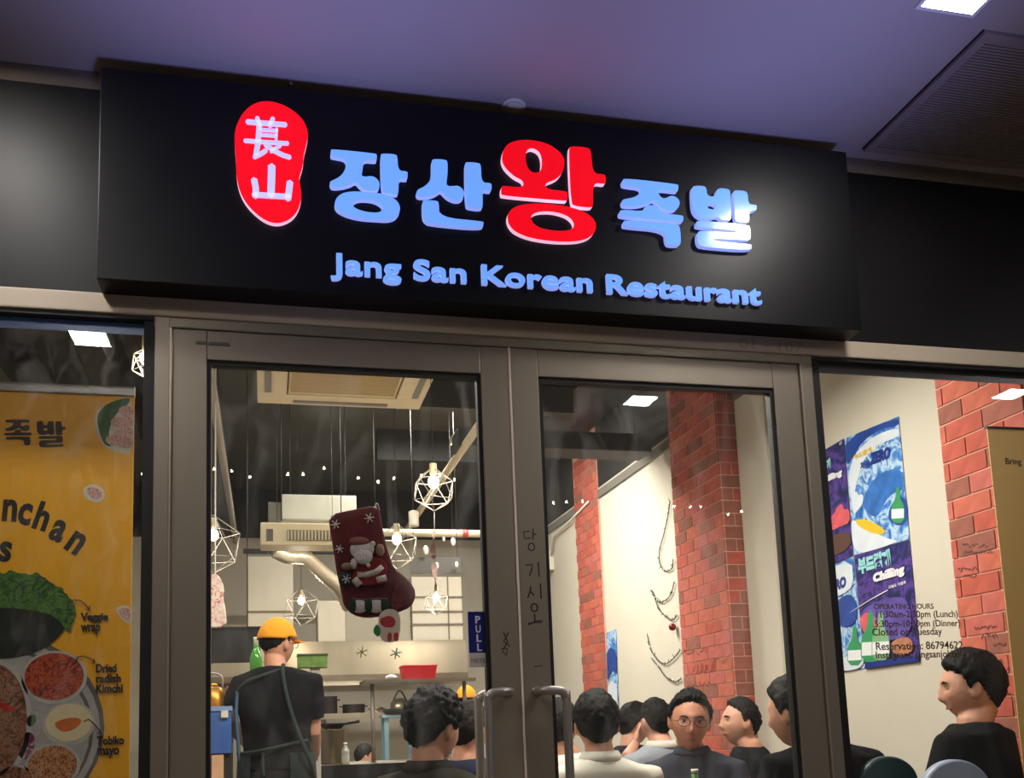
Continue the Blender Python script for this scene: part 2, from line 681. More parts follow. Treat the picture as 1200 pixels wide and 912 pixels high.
def strokes(name, S, org, sc, Y, w, m, parent, plane=FRONT, depth=.0008):
    """S: polylines in the pixels of an enlarged view, org = its corner, sc = its enlargement; ends up on the plane y = Y."""
    for st in S:
        P = [at(org[0] + x / sc, org[1] + y / sc, Y) for x, y in st]
        L = stroke_loops([(p.x, p.z) for p in P], w)
        fill(name, [[Vector((q.x, Y, q.y)) for q in L]], plane, (0, Y, 0), depth, m, parent)


def strokes_one(name, S, org, sc, Y, w, m, parent, depth=.0008):
    cu = bpy.data.curves.new(name, 'CURVE')
    cu.dimensions = '2D'
    cu.fill_mode = 'BOTH'
    cu.extrude = depth / 2
    bm = bmesh.new()
    bpy.data.curves.remove(cu)
    for st in S:
        P = [at(org[0] + x / sc, org[1] + y / sc, Y) for x, y in st]
        L = stroke_loops([(p.x, p.z) for p in P], w)
        n = len(L)
        # quads between left and right sides
        k = (n - 2) // 2
        V = [bm.verts.new((q.x, Y - depth, q.y)) for q in L]
        left, right = V[1:1 + k], V[2 + k:][::-1]
        bm.faces.new((V[0], left[0], right[0]))
        for i in range(k - 1):
            bm.faces.new((left[i], left[i + 1], right[i + 1], right[i]))
        bm.faces.new((left[-1], V[1 + k], right[-1]))
    bmesh.ops.recalc_face_normals(bm, faces=bm.faces)
    ext = bmesh.ops.extrude_face_region(bm, geom=list(bm.faces))
    bmesh.ops.translate(bm, verts=[v for v in ext['geom'] if isinstance(v, bmesh.types.BMVert)], vec=(0, depth, 0))
    return finish(name, bm, m, parent)


circ = lambda cx, cy, rx, ry: [(cx + rx * math.cos(t * math.pi / 8), cy + ry * math.sin(t * math.pi / 8)) for t in range(17)]
H_ORG, H_SC = (600, 600), 6.514
strokes_one('handwriting', [[(130, 150), (88, 152), (98, 205), (142, 198)], [(160, 130), (160, 215)], [(160, 172), (185, 170)], circ(148, 268, 24, 28)], H_ORG, H_SC, 0, .0035, M_MARK, door_r)
strokes_one('handwriting', [[(105, 408), (155, 402), (150, 440), (135, 485)], [(200, 385), (207, 495)]], H_ORG, H_SC, 0, .0040, M_MARK, door_r)
strokes_one('handwriting', [[(142, 572), (138, 610), (120, 655)], [(138, 605), (165, 635)], [(216, 550), (222, 660)]], H_ORG, H_SC, 0, .0045, M_MARK, door_r)
strokes_one('handwriting', [circ(170, 732, 24, 30), [(172, 780), (175, 830)], [(125, 860), (175, 838), (228, 832)]], H_ORG, H_SC, 0, .0045, M_MARK, door_r)
strokes_one('scribble', [[(215, 175), (235, 225), (215, 262)], [(240, 180), (215, 225), (245, 245)], [(205, 262), (235, 258), (228, 295), (210, 270)]], (540, 700), 4.3, 0, .0035, M_MARK, door_l)
strokes_one('scratch', [[(370, 350), (410, 345)], [(340, 130), (410, 128)]], (540, 700), 4.3, 0, .003, mat('scuff', rgb(70, 64, 58), .7), door_r)


# ------------------------------------------------------------------ shop windows
def shop_window(n, x0, x1, label):
    root = thing('window_%d' % n, ((x0 + x1) / 2, .02, 0), None, None)
    root['kind'] = 'structure'
    root['label'] = label
    s = 1 if x0 > 0 else -1
    near, far = (x0, x1) if s > 0 else (x1, x0)
    box('frame_post', near, near + s * .03, .0, .06, .12, 2.362, M_BLACK, root)
    box('frame_post', far, far - s * .05, .0, .06, .12, 2.362, M_FRAME, root)
    box('frame_head', near, far, -.004, .06, 2.350, 2.361, M_BLACK, root)
    box('pane', near + s * .025, far - s * .04, .022, .028, .12, 2.352, M_GLASSW if s > 0 else M_GLASSL, root)
    box('reflection_strip', near + s * .03, far - s * .05, .029, .033, 2.318, 2.350, M_REFL if s < 0 else M_REFLR, root)  # solid strip coloured like the soffit's reflection in the upper glass
    return root


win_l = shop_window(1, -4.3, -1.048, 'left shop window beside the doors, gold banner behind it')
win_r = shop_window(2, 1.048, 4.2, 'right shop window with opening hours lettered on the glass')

# opening hours lettering on the right pane
M_GOLDT = mat('dark_brown_vinyl', rgb(92, 74, 58), .5)
ROWS = [('OPERATING HOURS', 1024, 1094, 714), ('11:30am-2:30pm (Lunch)', 1025, 1121, 724), ('5:30pm-10:30pm (Dinner)', 1025, 1125, 735), ('Closed on Tuesday', 1022, 1104, 745), ('Reservation: 86794622', 1026, 1128, 762), ('Instagram: jangsanjokbal', 1026, 1126, 772)]
pane_r = [c for c in win_r.children if c.name.startswith('pane')][0]
for s_, a_, b_, y_ in ROWS:
    A, B = at(a_, y_, .021), at(b_, y_, .021)
    text('lettering', s_, FRONT, A, .02, M_GOLDT, pane_r, .0006, offset=.0003, width=(B - A).length)

# ------------------------------------------------------------------ the lit sign
DS = .1084
SX0, SX1, SZ0, SZ1 = -1.1897, 1.1772, 2.4145, 3.0466
sign = thing('shop_sign', (0, -DS / 2, SZ0), 'long black box sign with lit blue and red Korean lettering above the doors', 'sign')
box('sign_box', SX0, SX1, -DS, -.013, SZ0, SZ1, M_SIGN, sign, .003)
LY = -DS - .018


def sign_glyph(name, loops, org, sc, m1, m2, it=2, depth=.018, label=None):
    W = [[at(org[0] + x / sc, org[1] + y / sc, LY) for x, y in L] for L in loops]
    W = [[Vector((p.x, -DS, p.z)) for p in L] for L in W]
    o = fill(name, W, FRONT, (0, -DS, 0), depth, [m1, m2], sign, it)
    if label:
        o['label'] = label
    return o


def merged_glyph(name, shapes, org, sc, m1, m2, it, label):
    return sign_glyph(name, [L for s in shapes for L in s], org, sc, m1, m2, it, .018, label)


JANG = [[[(70, 100), (85, 88), (550, 135), (562, 150), (562, 200), (548, 215), (418, 200), (412, 300), (395, 370), (430, 385), (500, 375), (545, 390), (580, 425), (595, 470), (580, 515), (540, 540), (470, 540), (410, 515), (360, 465), (335, 435), (290, 465), (200, 492), (85, 500), (62, 470), (60, 440), (85, 425), (150, 395), (205, 345), (232, 280), (235, 190), (80, 165), (68, 150)]],
        [[(600, 155), (620, 135), (760, 143), (782, 165), (790, 320), (880, 325), (892, 340), (890, 400), (875, 410), (795, 400), (793, 560), (775, 575), (640, 560), (612, 535)]],
        [[(110, 670), (130, 610), (190, 560), (290, 540), (420, 545), (560, 555), (680, 580), (770, 630), (812, 700), (805, 770), (760, 825), (680, 848), (560, 840), (400, 830), (260, 800), (160, 755), (120, 715)], [(300, 680), (330, 640), (400, 625), (500, 632), (580, 660), (625, 705), (620, 745), (580, 768), (480, 765), (390, 745), (320, 715)]]]
SAN = [[[(190, 125), (210, 102), (340, 110), (362, 135), (360, 280), (345, 370), (370, 395), (420, 392), (470, 388), (515, 415), (540, 460), (530, 520), (490, 550), (430, 548), (360, 515), (310, 465), (290, 440), (230, 485), (140, 510), (45, 510), (25, 470), (40, 430), (110, 400), (165, 350), (188, 290), (192, 200)]],
       [[(545, 155), (565, 135), (695, 145), (718, 170), (722, 355), (820, 360), (832, 380), (830, 435), (812, 448), (732, 430), (738, 610), (720, 635), (585, 620), (555, 590)]],
       [[(90, 560), (110, 542), (245, 548), (268, 570), (272, 725), (740, 770), (745, 785), (735, 848), (170, 795), (120, 765), (95, 720)]]]
WANG = [[[(52, 195), (65, 130), (110, 80), (190, 58), (290, 60), (400, 85), (480, 135), (525, 190), (532, 250), (510, 320), (460, 365), (385, 388), (388, 435), (545, 450), (555, 465), (553, 520), (540, 525), (60, 485), (46, 470), (48, 420), (62, 408), (215, 425), (218, 370), (150, 340), (85, 280), (58, 235)], [(232, 190), (240, 145), (265, 122), (300, 125), (340, 150), (358, 200), (358, 260), (345, 305), (300, 312), (265, 295), (240, 250)]],
        [[(562, 125), (580, 106), (705, 115), (735, 140), (745, 315), (835, 322), (846, 335), (845, 390), (830, 395), (748, 385), (750, 560), (735, 578), (610, 565), (580, 540)]],
        [[(92, 655), (110, 600), (170, 560), (290, 542), (430, 548), (570, 568), (690, 610), (760, 665), (775, 720), (750, 785), (680, 825), (570, 838), (420, 832), (270, 808), (160, 765), (110, 715)], [(270, 650), (300, 615), (380, 602), (470, 610), (560, 640), (605, 690), (600, 735), (540, 755), (430, 750), (340, 730), (290, 695)]]]
JOK = [[[(95, 120), (120, 88), (750, 160), (762, 180), (755, 240), (740, 248), (525, 220), (520, 270), (560, 325), (610, 330), (660, 300), (710, 300), (760, 335), (780, 380), (760, 440), (710, 478), (620, 475), (540, 435), (490, 370), (470, 350), (380, 400), (250, 425), (110, 420), (92, 390), (95, 350), (120, 338), (230, 320), (300, 275), (330, 205), (115, 180), (97, 155)]],
       [[(62, 490), (85, 462), (350, 485), (360, 430), (395, 408), (500, 415), (530, 440), (540, 505), (805, 530), (822, 550), (815, 605), (795, 610), (80, 545), (62, 520)]],
       [[(105, 610), (130, 585), (740, 635), (780, 665), (792, 850), (770, 890), (650, 885), (615, 850), (605, 705), (125, 665), (107, 645)]]]
BAL = [[[(58, 110), (85, 78), (200, 80), (232, 105), (240, 200), (345, 210), (350, 135), (385, 105), (490, 115), (518, 145), (530, 460), (505, 490), (410, 485), (365, 440), (300, 465), (200, 470), (115, 430), (72, 360), (62, 250)], [(248, 285), (348, 292), (354, 360), (265, 355), (244, 335)]],
       [[(552, 150), (575, 130), (695, 140), (722, 170), (730, 300), (825, 305), (832, 325), (820, 380), (742, 375), (742, 495), (720, 520), (605, 510), (570, 480)]],
       [[(115, 510), (135, 488), (720, 540), (752, 570), (760, 700), (735, 728), (318, 700), (318, 735), (760, 770), (772, 790), (765, 850), (180, 805), (135, 770), (120, 700), (130, 630), (170, 608), (575, 640), (590, 625), (570, 605), (125, 568), (112, 545)]]]
merged_glyph('letter', JANG, (380, 165), 9.12, M_LBLUE, M_LRIM, 2, 'lit blue Korean syllable jang')
merged_glyph('letter', SAN, (485, 175), 9.12, M_LBLUE, M_LRIM, 2, 'lit blue Korean syllable san')
merged_glyph('letter', WANG, (580, 155), 6.514, M_LRED, M_LPINK, 2, 'large lit red Korean syllable wang')
merged_glyph('letter', JOK, (720, 200), 10.133, M_LBLUE, M_LRIM, 2, 'lit blue Korean syllable jok')
merged_glyph('letter', BAL, (805, 210), 10.133, M_LBLUE, M_LRIM, 2, 'lit blue Korean syllable bal')
SEAL = [(200, 50), (270, 48), (360, 75), (440, 125), (490, 180), (515, 240), (518, 290), (505, 350), (490, 410), (485, 480), (462, 550), (460, 590), (475, 660), (470, 730), (440, 800), (390, 845), (320, 868), (250, 855), (180, 810), (110, 740), (65, 660), (42, 570), (38, 450), (28, 330), (30, 250), (45, 200), (80, 130), (140, 75)]
seal = sign_glyph('seal_plate', [SEAL], (270, 110), 5.7, M_LRED, M_LPINK, 2, .018, 'red lit kidney shaped seal')


def hanja(name, S):
    bm = bmesh.new()
    for pts, wd in S:
        P = [at(270 + x / 5.7, 110 + y / 5.7, LY - .004) for x, y in pts]
        L = stroke_loops([(p.x, p.z) for p in P], wd / 5.7 / 405)
        k = (len(L) - 2) // 2
        for Y in (LY - .006,):
            V = [bm.verts.new((q.x, Y, q.y)) for q in L]
            Bv = [bm.verts.new((q.x, LY + .001, q.y)) for q in L]
            n = len(L)
            left, right = V[1:1 + k], V[2 + k:][::-1]
            bm.faces.new((V[0], left[0], right[0]))
            for i in range(k - 1):
                bm.faces.new((left[i], left[i + 1], right[i + 1], right[i]))
            bm.faces.new((left[-1], V[1 + k], right[-1]))
            for i in range(n):
                bm.faces.new((V[i], V[(i + 1) % n], Bv[(i + 1) % n], Bv[i]))
    return finish(name, bm, M_LWHITE, seal)


hanja('character', [([(112, 185), (240, 196), (370, 205)], 30), ([(178, 158), (200, 218)], 26), ([(285, 162), (262, 215)], 26), ([(192, 205), (185, 320), (172, 405)], 34), ([(195, 238), (312, 246)], 20), ([(200, 272), (308, 280)], 20), ([(96, 312), (240, 322), (384, 330)], 24), ([(158, 422), (205, 400), (240, 375)], 26), ([(232, 335), (290, 378), (350, 408), (398, 424)], 28), ([(335, 342), (270, 385)], 20), ([(310, 232), (306, 310)], 16)])
hanja('character', [([(276, 482), (274, 580), (270, 682)], 48), ([(158, 572), (170, 630), (168, 685)], 40), ([(155, 672), (270, 680), (395, 686)], 34), ([(398, 590), (392, 640), (384, 702)], 42)])

# English line: one mesh per letter
A_, B_ = at(388, 320, LY), at(894, 353.5, LY)
me = text_mesh('Jang San Korean Restaurant', 0.1, .014, .0023, space=1.04, res=6)
bm = bmesh.new()
bm.from_mesh(me)
xs = [v.co.x for v in bm.verts]
kx = (B_.x - A_.x) / (max(xs) - min(xs))
x_min = min(xs)
ys = [v.co.y for v in bm.verts if v.co.x < .05]
cap_h = .082
kz = cap_h / (max(ys) - min(ys))
base_z = (A_.z + B_.z) / 2
seen = set()
for v0 in bm.verts:
    if v0.index in seen:
        continue
    stack, isl = [v0], set()
    while stack:
        v = stack.pop()
        if v.index in isl:
            continue
        isl.add(v.index)
        for e in v.link_edges:
            stack.append(e.other_vert(v))
    seen |= isl
    idx = sorted(isl)
    mp_ = {i: k for k, i in enumerate(idx)}
    bm.verts.ensure_lookup_table()
    V = [(A_.x + (bm.verts[i].co.x - x_min) * kx, -DS - .007 - bm.verts[i].co.z, base_z + bm.verts[i].co.y * kz) for i in idx]
    Fc = [[mp_[v.index] for v in f.verts] for f in bm.faces if f.verts[0].index in isl]
    m_ = bpy.data.meshes.new('letter')
    m_.from_pydata(V, [], Fc)
    m_.update()
    for p in m_.polygons:
        p.material_index = 0 if p.normal.y < -.6 else 1
    link_mesh('letter', m_, [M_LBLUE, M_LRIM], sign)
bm.free()
# unit number on the transom, barely legible in the sign's shade
unit_m = mat('grey_unit_number', rgb(170, 155, 136), .5)
text('unit_number', '01 - 107', FRONT, at(866, 408, -.0125), .05, unit_m, bpy.data.objects['trim_1'], .001, width=at(941, 412, -.0125).x - at(866, 408, -.0125).x, height=.034)

# ------------------------------------------------------------------ soffit fittings
M_PANEL_L = mat('lit_panel', (1, 1, 1), .4, emit=(1, .95, .9), estr=135)


def soffit_light(x, y, label):
    t = thing('ceiling_light', (x, y, SZ), label, 'light', None)
    h = .083
    box('diffuser', x - h, x + h, y - h, y + h, SZ - .006, SZ - .001, M_PANEL_L, t)
    bm = bmesh.new()
    for a, b, c, d in ((-h - .012, h + .012, -h - .012, -h), (-h - .012, h + .012, h, h + .012), (-h - .012, -h, -h, h), (h, h + .012, -h, h)):
        bm_box(bm, x + a, x + b, y + c, y + d, SZ - .008, SZ)
    finish('frame', bm, M_WHITE, t)
    return t


soffit_light(1.12, -.755, 'square lit ceiling panel cut by the top edge of the picture')
soffit_light(-1.57, -.56, 'square ceiling panel glaring on the black fascia left of the sign')
soffit_light(-1.57, -1.92, 'square ceiling panel mirrored in the left shop window')
soffit_light(1.50, -2.42, 'square ceiling panel mirrored as a small dash in the right door')
soffit_light(3.80, -2.00, 'square ceiling panel mirrored in the right shop window')

ap = thing('access_panel', (1.67, -.32, SZ), 'finely ribbed vent panel in the soffit right of the sign', 'vent')
x0, x1, y0, y1 = 1.29, 2.05, -.62, -.05
bm = bmesh.new()
for a, b, c, d in ((x0, x1, y0, y0 + .03), (x0, x1, y1 - .03, y1), (x0, x0 + .03, y0 + .03, y1 - .03), (x1 - .03, x1, y0 + .03, y1 - .03)):
    bm_box(bm, a, b, c, d, SZ - .012, SZ)
finish('frame', bm, mat('vent_frame', rgb(150, 132, 124), .6), ap)
bm = bmesh.new()
yy = y0 + .034
while yy < y1 - .036:
    bm_box(bm, x0 + .03, x1 - .03, yy, yy + .007, SZ - .009, SZ - .002)
    yy += .0115
o = finish('rib', bm, mat('vent_rib', rgb(150, 132, 122), .7), ap)
o['kind'] = 'stuff'
box('dark_gap', x0 - .006, x0, y0, y1, SZ - .002, SZ - .0005, M_BLACK, ap)  # thin black line along the panel's left edge

det = thing('smoke_detector', (.03, -.055, SZ), 'small round white detector on the soffit above the red syllable', 'detector')
lathe('base', [(.04, 0), (.04, -.004), (.036, -.008)], (.03, -.06, SZ), M_WHITE, det)
lathe('cap', [(.03, -.008), (.028, -.012), (.016, -.015)], (.03, -.06, SZ), M_OFFW, det)
tag(lathe('screw_eye', [(.006, 0), (.007, -.008), (.003, -.014)], (-.66, -.05, SZ), M_STEEL), 'tiny metal screw eye in the soffit above the red seal', 'screw')

# ------------------------------------------------------------------ string lights across the walkway (seen mirrored in the glass)
M_FAIRY = mat('lit_fairy_bulb', (1, .9, .7), .4, emit=(1, .82, .5), estr=110)
fs = thing('string_lights', (2, -9.2, 4.4), 'string of tiny warm bulbs across the walkway, mirrored as dots in the door glass', 'lights')
P = [Vector((-2.2 + i * .22, -9.2, 4.48 - .05 * math.sin(i * 1.1) + .010 * i * (-1 if i > 18 else .2))) for i in range(38)]
tube('wire', P, .006, M_BLACK, fs, 6)
for i, p in enumerate(P):
    if i % 4 != 3:
        ell('bulb', p + Vector((random.uniform(-.05, .05), 0, -.03 + random.uniform(-.05, .03))), (.017, .017, .02), M_FAIRY, fs, None, 8, 6)


# ------------------------------------------------------------------ brick columns
brick_cache = {}


def brick_mesh(dx, dy, dz, mi):
    k = (round(dx, 4), round(dy, 4), round(dz, 4), mi)
    if k not in brick_cache:
        bm = bmesh.new()
        bm_box(bm, -dx / 2, dx / 2, -dy / 2, dy / 2, -dz / 2, dz / 2)
        me_ = bpy.data.meshes.new('brick')
        bm.to_mesh(me_)
        bm.free()
        me_.materials.append(M_BR[mi])
        brick_cache[k] = me_
    return brick_cache[k]


def brick_column(n, y0, y1, zb, zt, label, front=True, seed=1, XC=XC):
    rnd = random.Random(seed)
    g, T = .0085, .012
    core = struct(box('pillar', XC + .0045, XR, y0 + (.0045 if front else 0), y1, 0, ZC, M_MORTAR), label)
    core['category'] = 'pillar'
    core['kind'] = 'structure'
    H, BL = .0832, .2115
    row = 0
    z = 3.96 - H
    c0 = origin(core)
    while z > zb:
        off = 0 if row % 2 else BL / 2
        e = y0 - off
        # faces turned to the room
        while e < y1 - .01:
            a, b = max(e, y0), min(e + BL, y1)
            if b - a > .03 and z < zt:
                L_ = round(b - a - g, 4)
                me_ = brick_mesh(T, L_, H - g, rnd.choice((0, 0, 1, 1, 2, 3, 3, 4)))
                o = bpy.data.objects.new('brick', me_)
                COL.objects.link(o)
                o.parent = core
                o.location = Vector((XC + T / 2 - .0015 * rnd.random(), (a + b) / 2, z + H / 2)) - c0
            e += BL
        if front:
            W = XR - XC - T
            segs = [(XC + T, XR)] if row % 2 else [(XC + T, XC + T + W * .56), (XC + T + W * .56, XR)]
            for a, b in segs:
                me_ = brick_mesh(round(b - a - g, 4), T, H - g, rnd.choice((0, 0, 2, 2, 4)))
                o = bpy.data.objects.new('brick', me_)
                COL.objects.link(o)
                o.parent = core
                o.location = Vector(((a + b) / 2, y0 + T / 2, z + H / 2)) - c0
        z -= H
        row += 1
    return core


col_near = brick_column(1, .225, .686, .6, 2.9, 'brick pillar nearest the right shop window, scribbled with notes', True, 3)
col_mid = brick_column(2, 2.667, 3.380, .45, 3.7, 'tall brick pillar seen through the right door, two faces showing', True, 5)
col_far = brick_column(3, atx(703, 640, XR - .02).y, atx(675, 640, XR - .02).y, .5, 3.7, 'far narrow brick pillar beside the wall poster', False, 9, XR - .02)

# notes scribbled on the near pillar's bricks
M_NOTE = mat('faded_marker', rgb(96, 48, 44), .7)


def wall_strokes(name, S, X, w, m, parent, lift=.0008):
    bm = bmesh.new()
    for st in S:
        P = [atx(x, y, X) for x, y in st]
        L = stroke_loops([(-p.y, p.z) for p in P], w)
        k = (len(L) - 2) // 2
        V = [bm.verts.new((X - lift, -q.x, q.y)) for q in L]
        left, right = V[1:1 + k], V[2 + k:][::-1]
        for i in range(k - 1):
            bm.faces.new((left[i], left[i + 1], right[i + 1], right[i]))
    return finish(name, bm, m, parent)


def scrib(x, y, w, h, n, rnd):
    S = []
    for i in range(n):
        a = x + w * i / n
        S.append([(a, y + rnd.uniform(0, h)), (a + w / n * .5, y + rnd.uniform(0, h)), (a + w / n * .8, y + rnd.uniform(0, h))])
    return S


rn = random.Random(4)
NX = XC - .002
S = scrib(1128, 637, 30, 5, 8, rn) + scrib(1130, 645, 34, 5, 9, rn) + scrib(1122, 664, 24, 6, 6, rn) + scrib(1129, 673, 16, 4, 4, rn)
S += scrib(1142, 733, 26, 5, 7, rn) + scrib(1150, 742, 20, 7, 5, rn) + scrib(1164, 753, 16, 5, 4, rn)
S += scrib(1166, 772, 10, 6, 3, rn) + scrib(1172, 782, 12, 6, 3, rn) + scrib(1176, 806, 8, 10, 3, rn)
wall_strokes('note_writing', S, NX, .0045, M_NOTE, col_near)
S = scrib(812, 778, 26, 12, 8, rn) + scrib(800, 760, 30, 8, 6, rn) + scrib(806, 798, 34, 8, 8, rn) + scrib(836, 770, 18, 10, 4, rn)
wall_strokes('note_writing', S, NX, .006, M_NOTE, col_mid)

# wall dressing on the right wall
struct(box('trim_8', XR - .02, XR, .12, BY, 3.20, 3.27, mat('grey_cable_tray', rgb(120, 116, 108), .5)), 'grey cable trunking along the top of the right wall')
struct(box('trim_19', -3.05, XR, BY - .012, BY, 3.42, ZC, M_DARK), 'dark band along the top of the kitchen wall')
struct(box('trim_18', XR - .006, XR, .12, BY, 3.30, ZC, M_DARK), 'dark band of painted-in shade along the top of the right wall')  # unlit wall above the lamps' reach, its shade put into the colour
struct(box('trim_9', XR - .018, XR, 2.30, 2.655, 0, 3.2, M_WALL), 'shallow cream pilaster in front of the tall brick pillar')
struct(box('trim_10', 1.75, XR, .14, BY, ZC - .12, ZC, M_DARK), 'dark dropped ceiling band along the right wall')
for i, xj in enumerate((-2.6, -1.9, -1.25)):
    struct(box('trim_%d' % (11 + i), xj, xj + .16, .2, BY, 3.62, ZC, M_DARK), 'dark ceiling joist running to the back')
for i, (yj) in enumerate((2.9, 4.4, 5.9)):
    struct(box('trim_%d' % (14 + i), .3, 1.75, yj, yj + .10, 3.70, ZC, M_DARK), 'dark cross joist under the ceiling')

# ------------------------------------------------------------------ banners behind the windows
BYL = .25
M_GOLD = mat('gold_banner_print', rgb(248, 178, 26), .45, var=.05, vscale=2)
M_GOLD2 = mat('ochre_banner_print', rgb(222, 180, 108), .45, var=.05, vscale=2)
M_RAIL = mat('banner_rail', rgb(150, 146, 140), .35, .4)
bx1 = at(157, 500, BYL).x
bz1 = at(80, 451, BYL).z
bl = thing('roll_up_banner', (bx1 - .4, BYL, 0), 'gold roll-up banner of side dishes behind the left shop window', 'banner')
sheet = box('sheet', bx1 - .80, bx1, BYL, BYL + .003, .08, bz1 - .02, M_GOLD, bl)
box('top_rail', bx1 - .802, bx1 + .002, BYL - .008, BYL + .012, bz1 - .03, bz1, M_RAIL, bl, .003)
box('base', bx1 - .82, bx1 + .02, BYL - .07, BYL + .07, 0, .08, M_RAIL, bl, .01)
tube('pole', [(bx1 - .4, BYL + .02, .08), (bx1 - .4, BYL + .02, bz1 - .01)], .008, M_STEEL, bl, 8)
BP = BYL - .0002
M_BRN = mat('dark_brown_print', rgb(52, 34, 20), .5)


def reuse(name, shapes, src, dst, m, parent):
    """Sign syllables printed small on the banner: src box of the enlarged view -> dst box in picture units."""
    loops = []
    for s in shapes:
        for L in s:
            W = []
            for x, y in L:
                u = (x - src[0]) / (src[2] - src[0])
                v = (y - src[1]) / (src[3] - src[1]) - .10 * u
                W.append(at(dst[0] + u * (dst[2] - dst[0]), dst[1] + v * (dst[3] - dst[1]), BP))
            loops.append(W)
    return fill(name, loops, FRONT, (0, BP, 0), .0008, m, parent, 2)


reuse('printed_syllable', JOK, (62, 88, 822, 890), (5, 492, 37, 525), M_BRN, sheet)
reuse('printed_syllable', BAL, (58, 78, 832, 850), (43, 494, 77, 527), M_BRN, sheet)
reuse('printed_syllable', WANG, (46, 58, 846, 838), (-36, 484, 0, 524), M_BRN, sheet)
reuse('printed_syllable', SAN, (25, 102, 832, 848), (-76, 489, -43, 521), M_BRN, sheet)
reuse('printed_syllable', JANG, (60, 88, 892, 848), (-116, 487, -82, 519), M_BRN, sheet)
for ch, x, y, a, wd, hh in (('B', -42, 613, 10, 17, 36), ('a', -19, 609, 5, 15, 27), ('n', 1, 609, -3, 16, 27), ('c', 19, 612, -10, 15, 27), ('h', 36, 617, -17, 16, 35), ('a', 56, 629, -24, 16, 27), ('n', 74, 641, -32, 17, 27), ('s', -3, 656, -6, 14, 25)):
    text('printed_letter', ch, FRONT, at(x, y, BP), .1, M_INK, sheet, .0008, offset=.0035, width=wd / 402, height=hh / 402, rot=math.radians(a))
for body, x, y, wd in (('Veggie', 94, 727, 31), ('wrap', 94, 740, 22), ('Dried', 111, 788, 23), ('radish', 111, 800, 28), ('Kimchi', 111, 812, 30), ('Tobiko', 113, 873, 30), ('mayo', 113, 885, 24)):
    text('printed_word', body, FRONT, at(x + 1, y, BP - .004), .03, M_INK, sheet, .0008, offset=.0012, width=wd / 402, height=.030 if body in ('Veggie', 'wrap', 'mayo') else .026)
# printed tray of dishes
M_TRAY = mat('printed_tray_grey', rgb(176, 172, 164), .4, var=.15, vscale=14)
M_TRAYD = mat('printed_tray_dark', rgb(104, 98, 92), .4, var=.2, vscale=14)
M_BOWL = mat('printed_bowl_rim', rgb(190, 186, 178), .4, var=.12, vscale=20)
M_LETT = speckle_mat('printed_lettuce', rgb(30, 56, 18), [rgb(52, 92, 28), rgb(84, 132, 44), rgb(40, 74, 24)], 34)
M_LETD = mat('printed_dark_bowl', rgb(22, 30, 16), .5, var=.2)
M_RADI = speckle_mat('printed_radish', rgb(92, 18, 10), [rgb(150, 38, 16), rgb(205, 92, 44), rgb(120, 22, 12)], 46)
M_MAYO = mat('printed_mayo', rgb(232, 214, 168), .5)
M_ROE = mat('printed_roe', rgb(214, 110, 40), .5, var=.15, vscale=70)
M_SESA = speckle_mat('printed_sesame', rgb(120, 48, 14), [rgb(160, 70, 24), rgb(214, 168, 112), rgb(140, 58, 20)], 90)
M_NOOD = speckle_mat('printed_noodles', rgb(70, 30, 18), [rgb(128, 74, 44), rgb(170, 120, 84), rgb(90, 40, 26)], 36)
M_PURP = speckle_mat('printed_flower', rgb(90, 20, 56), [rgb(140, 40, 84), rgb(200, 190, 180)], 30)


def pdisc(name, x, y, rx, ry, m, parent, lift, n=36):
    return disc(name, at(x, y, BP), rx / 402, ry / 402, FRONT, m, parent, .0006, n, lift)


pdisc('printed_tray', -22, 858, 133, 118, M_TRAYD, sheet, .0000)
pdisc('printed_tray', -22, 860, 128, 113, M_TRAY, sheet, .0006)
pdisc('printed_tray', -22, 861, 121, 103, M_TRAYD, sheet, .0012)
pdisc('printed_tray', -22, 862, 117, 100, M_TRAY, sheet, .0018)
pl_ = lambda L: [at(x, y, BP) for x, y in L]
blob('printed_flower', pl_([(16, 872), (30, 856), (42, 862), (40, 880), (30, 892), (22, 886)]), FRONT, at(0, 880, BP) + Vector((0, -.0024, 0)), M_PURP, sheet, .0006)
blob('printed_garnish', pl_([(30, 842), (40, 836), (44, 846), (34, 854)]), FRONT, at(0, 880, BP) + Vector((0, -.0024, 0)), mat('printed_green', rgb(96, 130, 84), .5), sheet, .0006)
for x, y, r, m in ((64, 794, 36, M_RADI), (81, 848, 29, M_MAYO), (62, 898, 30, M_SESA), (16, 918, 24, M_NOOD)):
    pdisc('printed_bowl', x, y, r, r * .87, M_BOWL, sheet, .0024)
    pdisc('printed_food', x, y - 1, r - 3.5, (r - 3.5) * .85, m, sheet, .003)
pdisc('printed_bowl', -10, 846, 43, 72, M_BOWL, sheet, .0024)
pdisc('printed_food', -10, 845, 38, 66, M_NOOD, sheet, .003)
blob('printed_roe', pl_([(62, 848), (76, 842), (92, 841), (97, 846), (86, 856), (72, 858)]), FRONT, at(0, 850, BP) + Vector((0, -.0036, 0)), M_ROE, sheet, .0005)
blob('printed_pepper', pl_([(-2, 822), (10, 826), (22, 832), (14, 836), (0, 830)]), FRONT, at(0, 850, BP) + Vector((0, -.0036, 0)), mat('printed_red', rgb(190, 30, 20), .5), sheet, .0005)
blob('printed_bowl', pl_([(-40, 690), (84, 700), (82, 728), (66, 752), (36, 768), (0, 774), (-40, 760)]), FRONT, at(0, 720, BP) + Vector((0, -.003, 0)), M_LETD, sheet, .0006)
lett = []
rr = random.Random(2)
for k in range(40):
    t = k / 39
    a = math.pi * (1.02 - 1.12 * t)
    lett.append((18 + 69 * math.cos(a) + rr.uniform(-3, 3), 722 - 52 * math.sin(a) + rr.uniform(-4, 3)))
lett += [(80, 742), (66, 722), (40, 716), (10, 712), (-30, 716)]
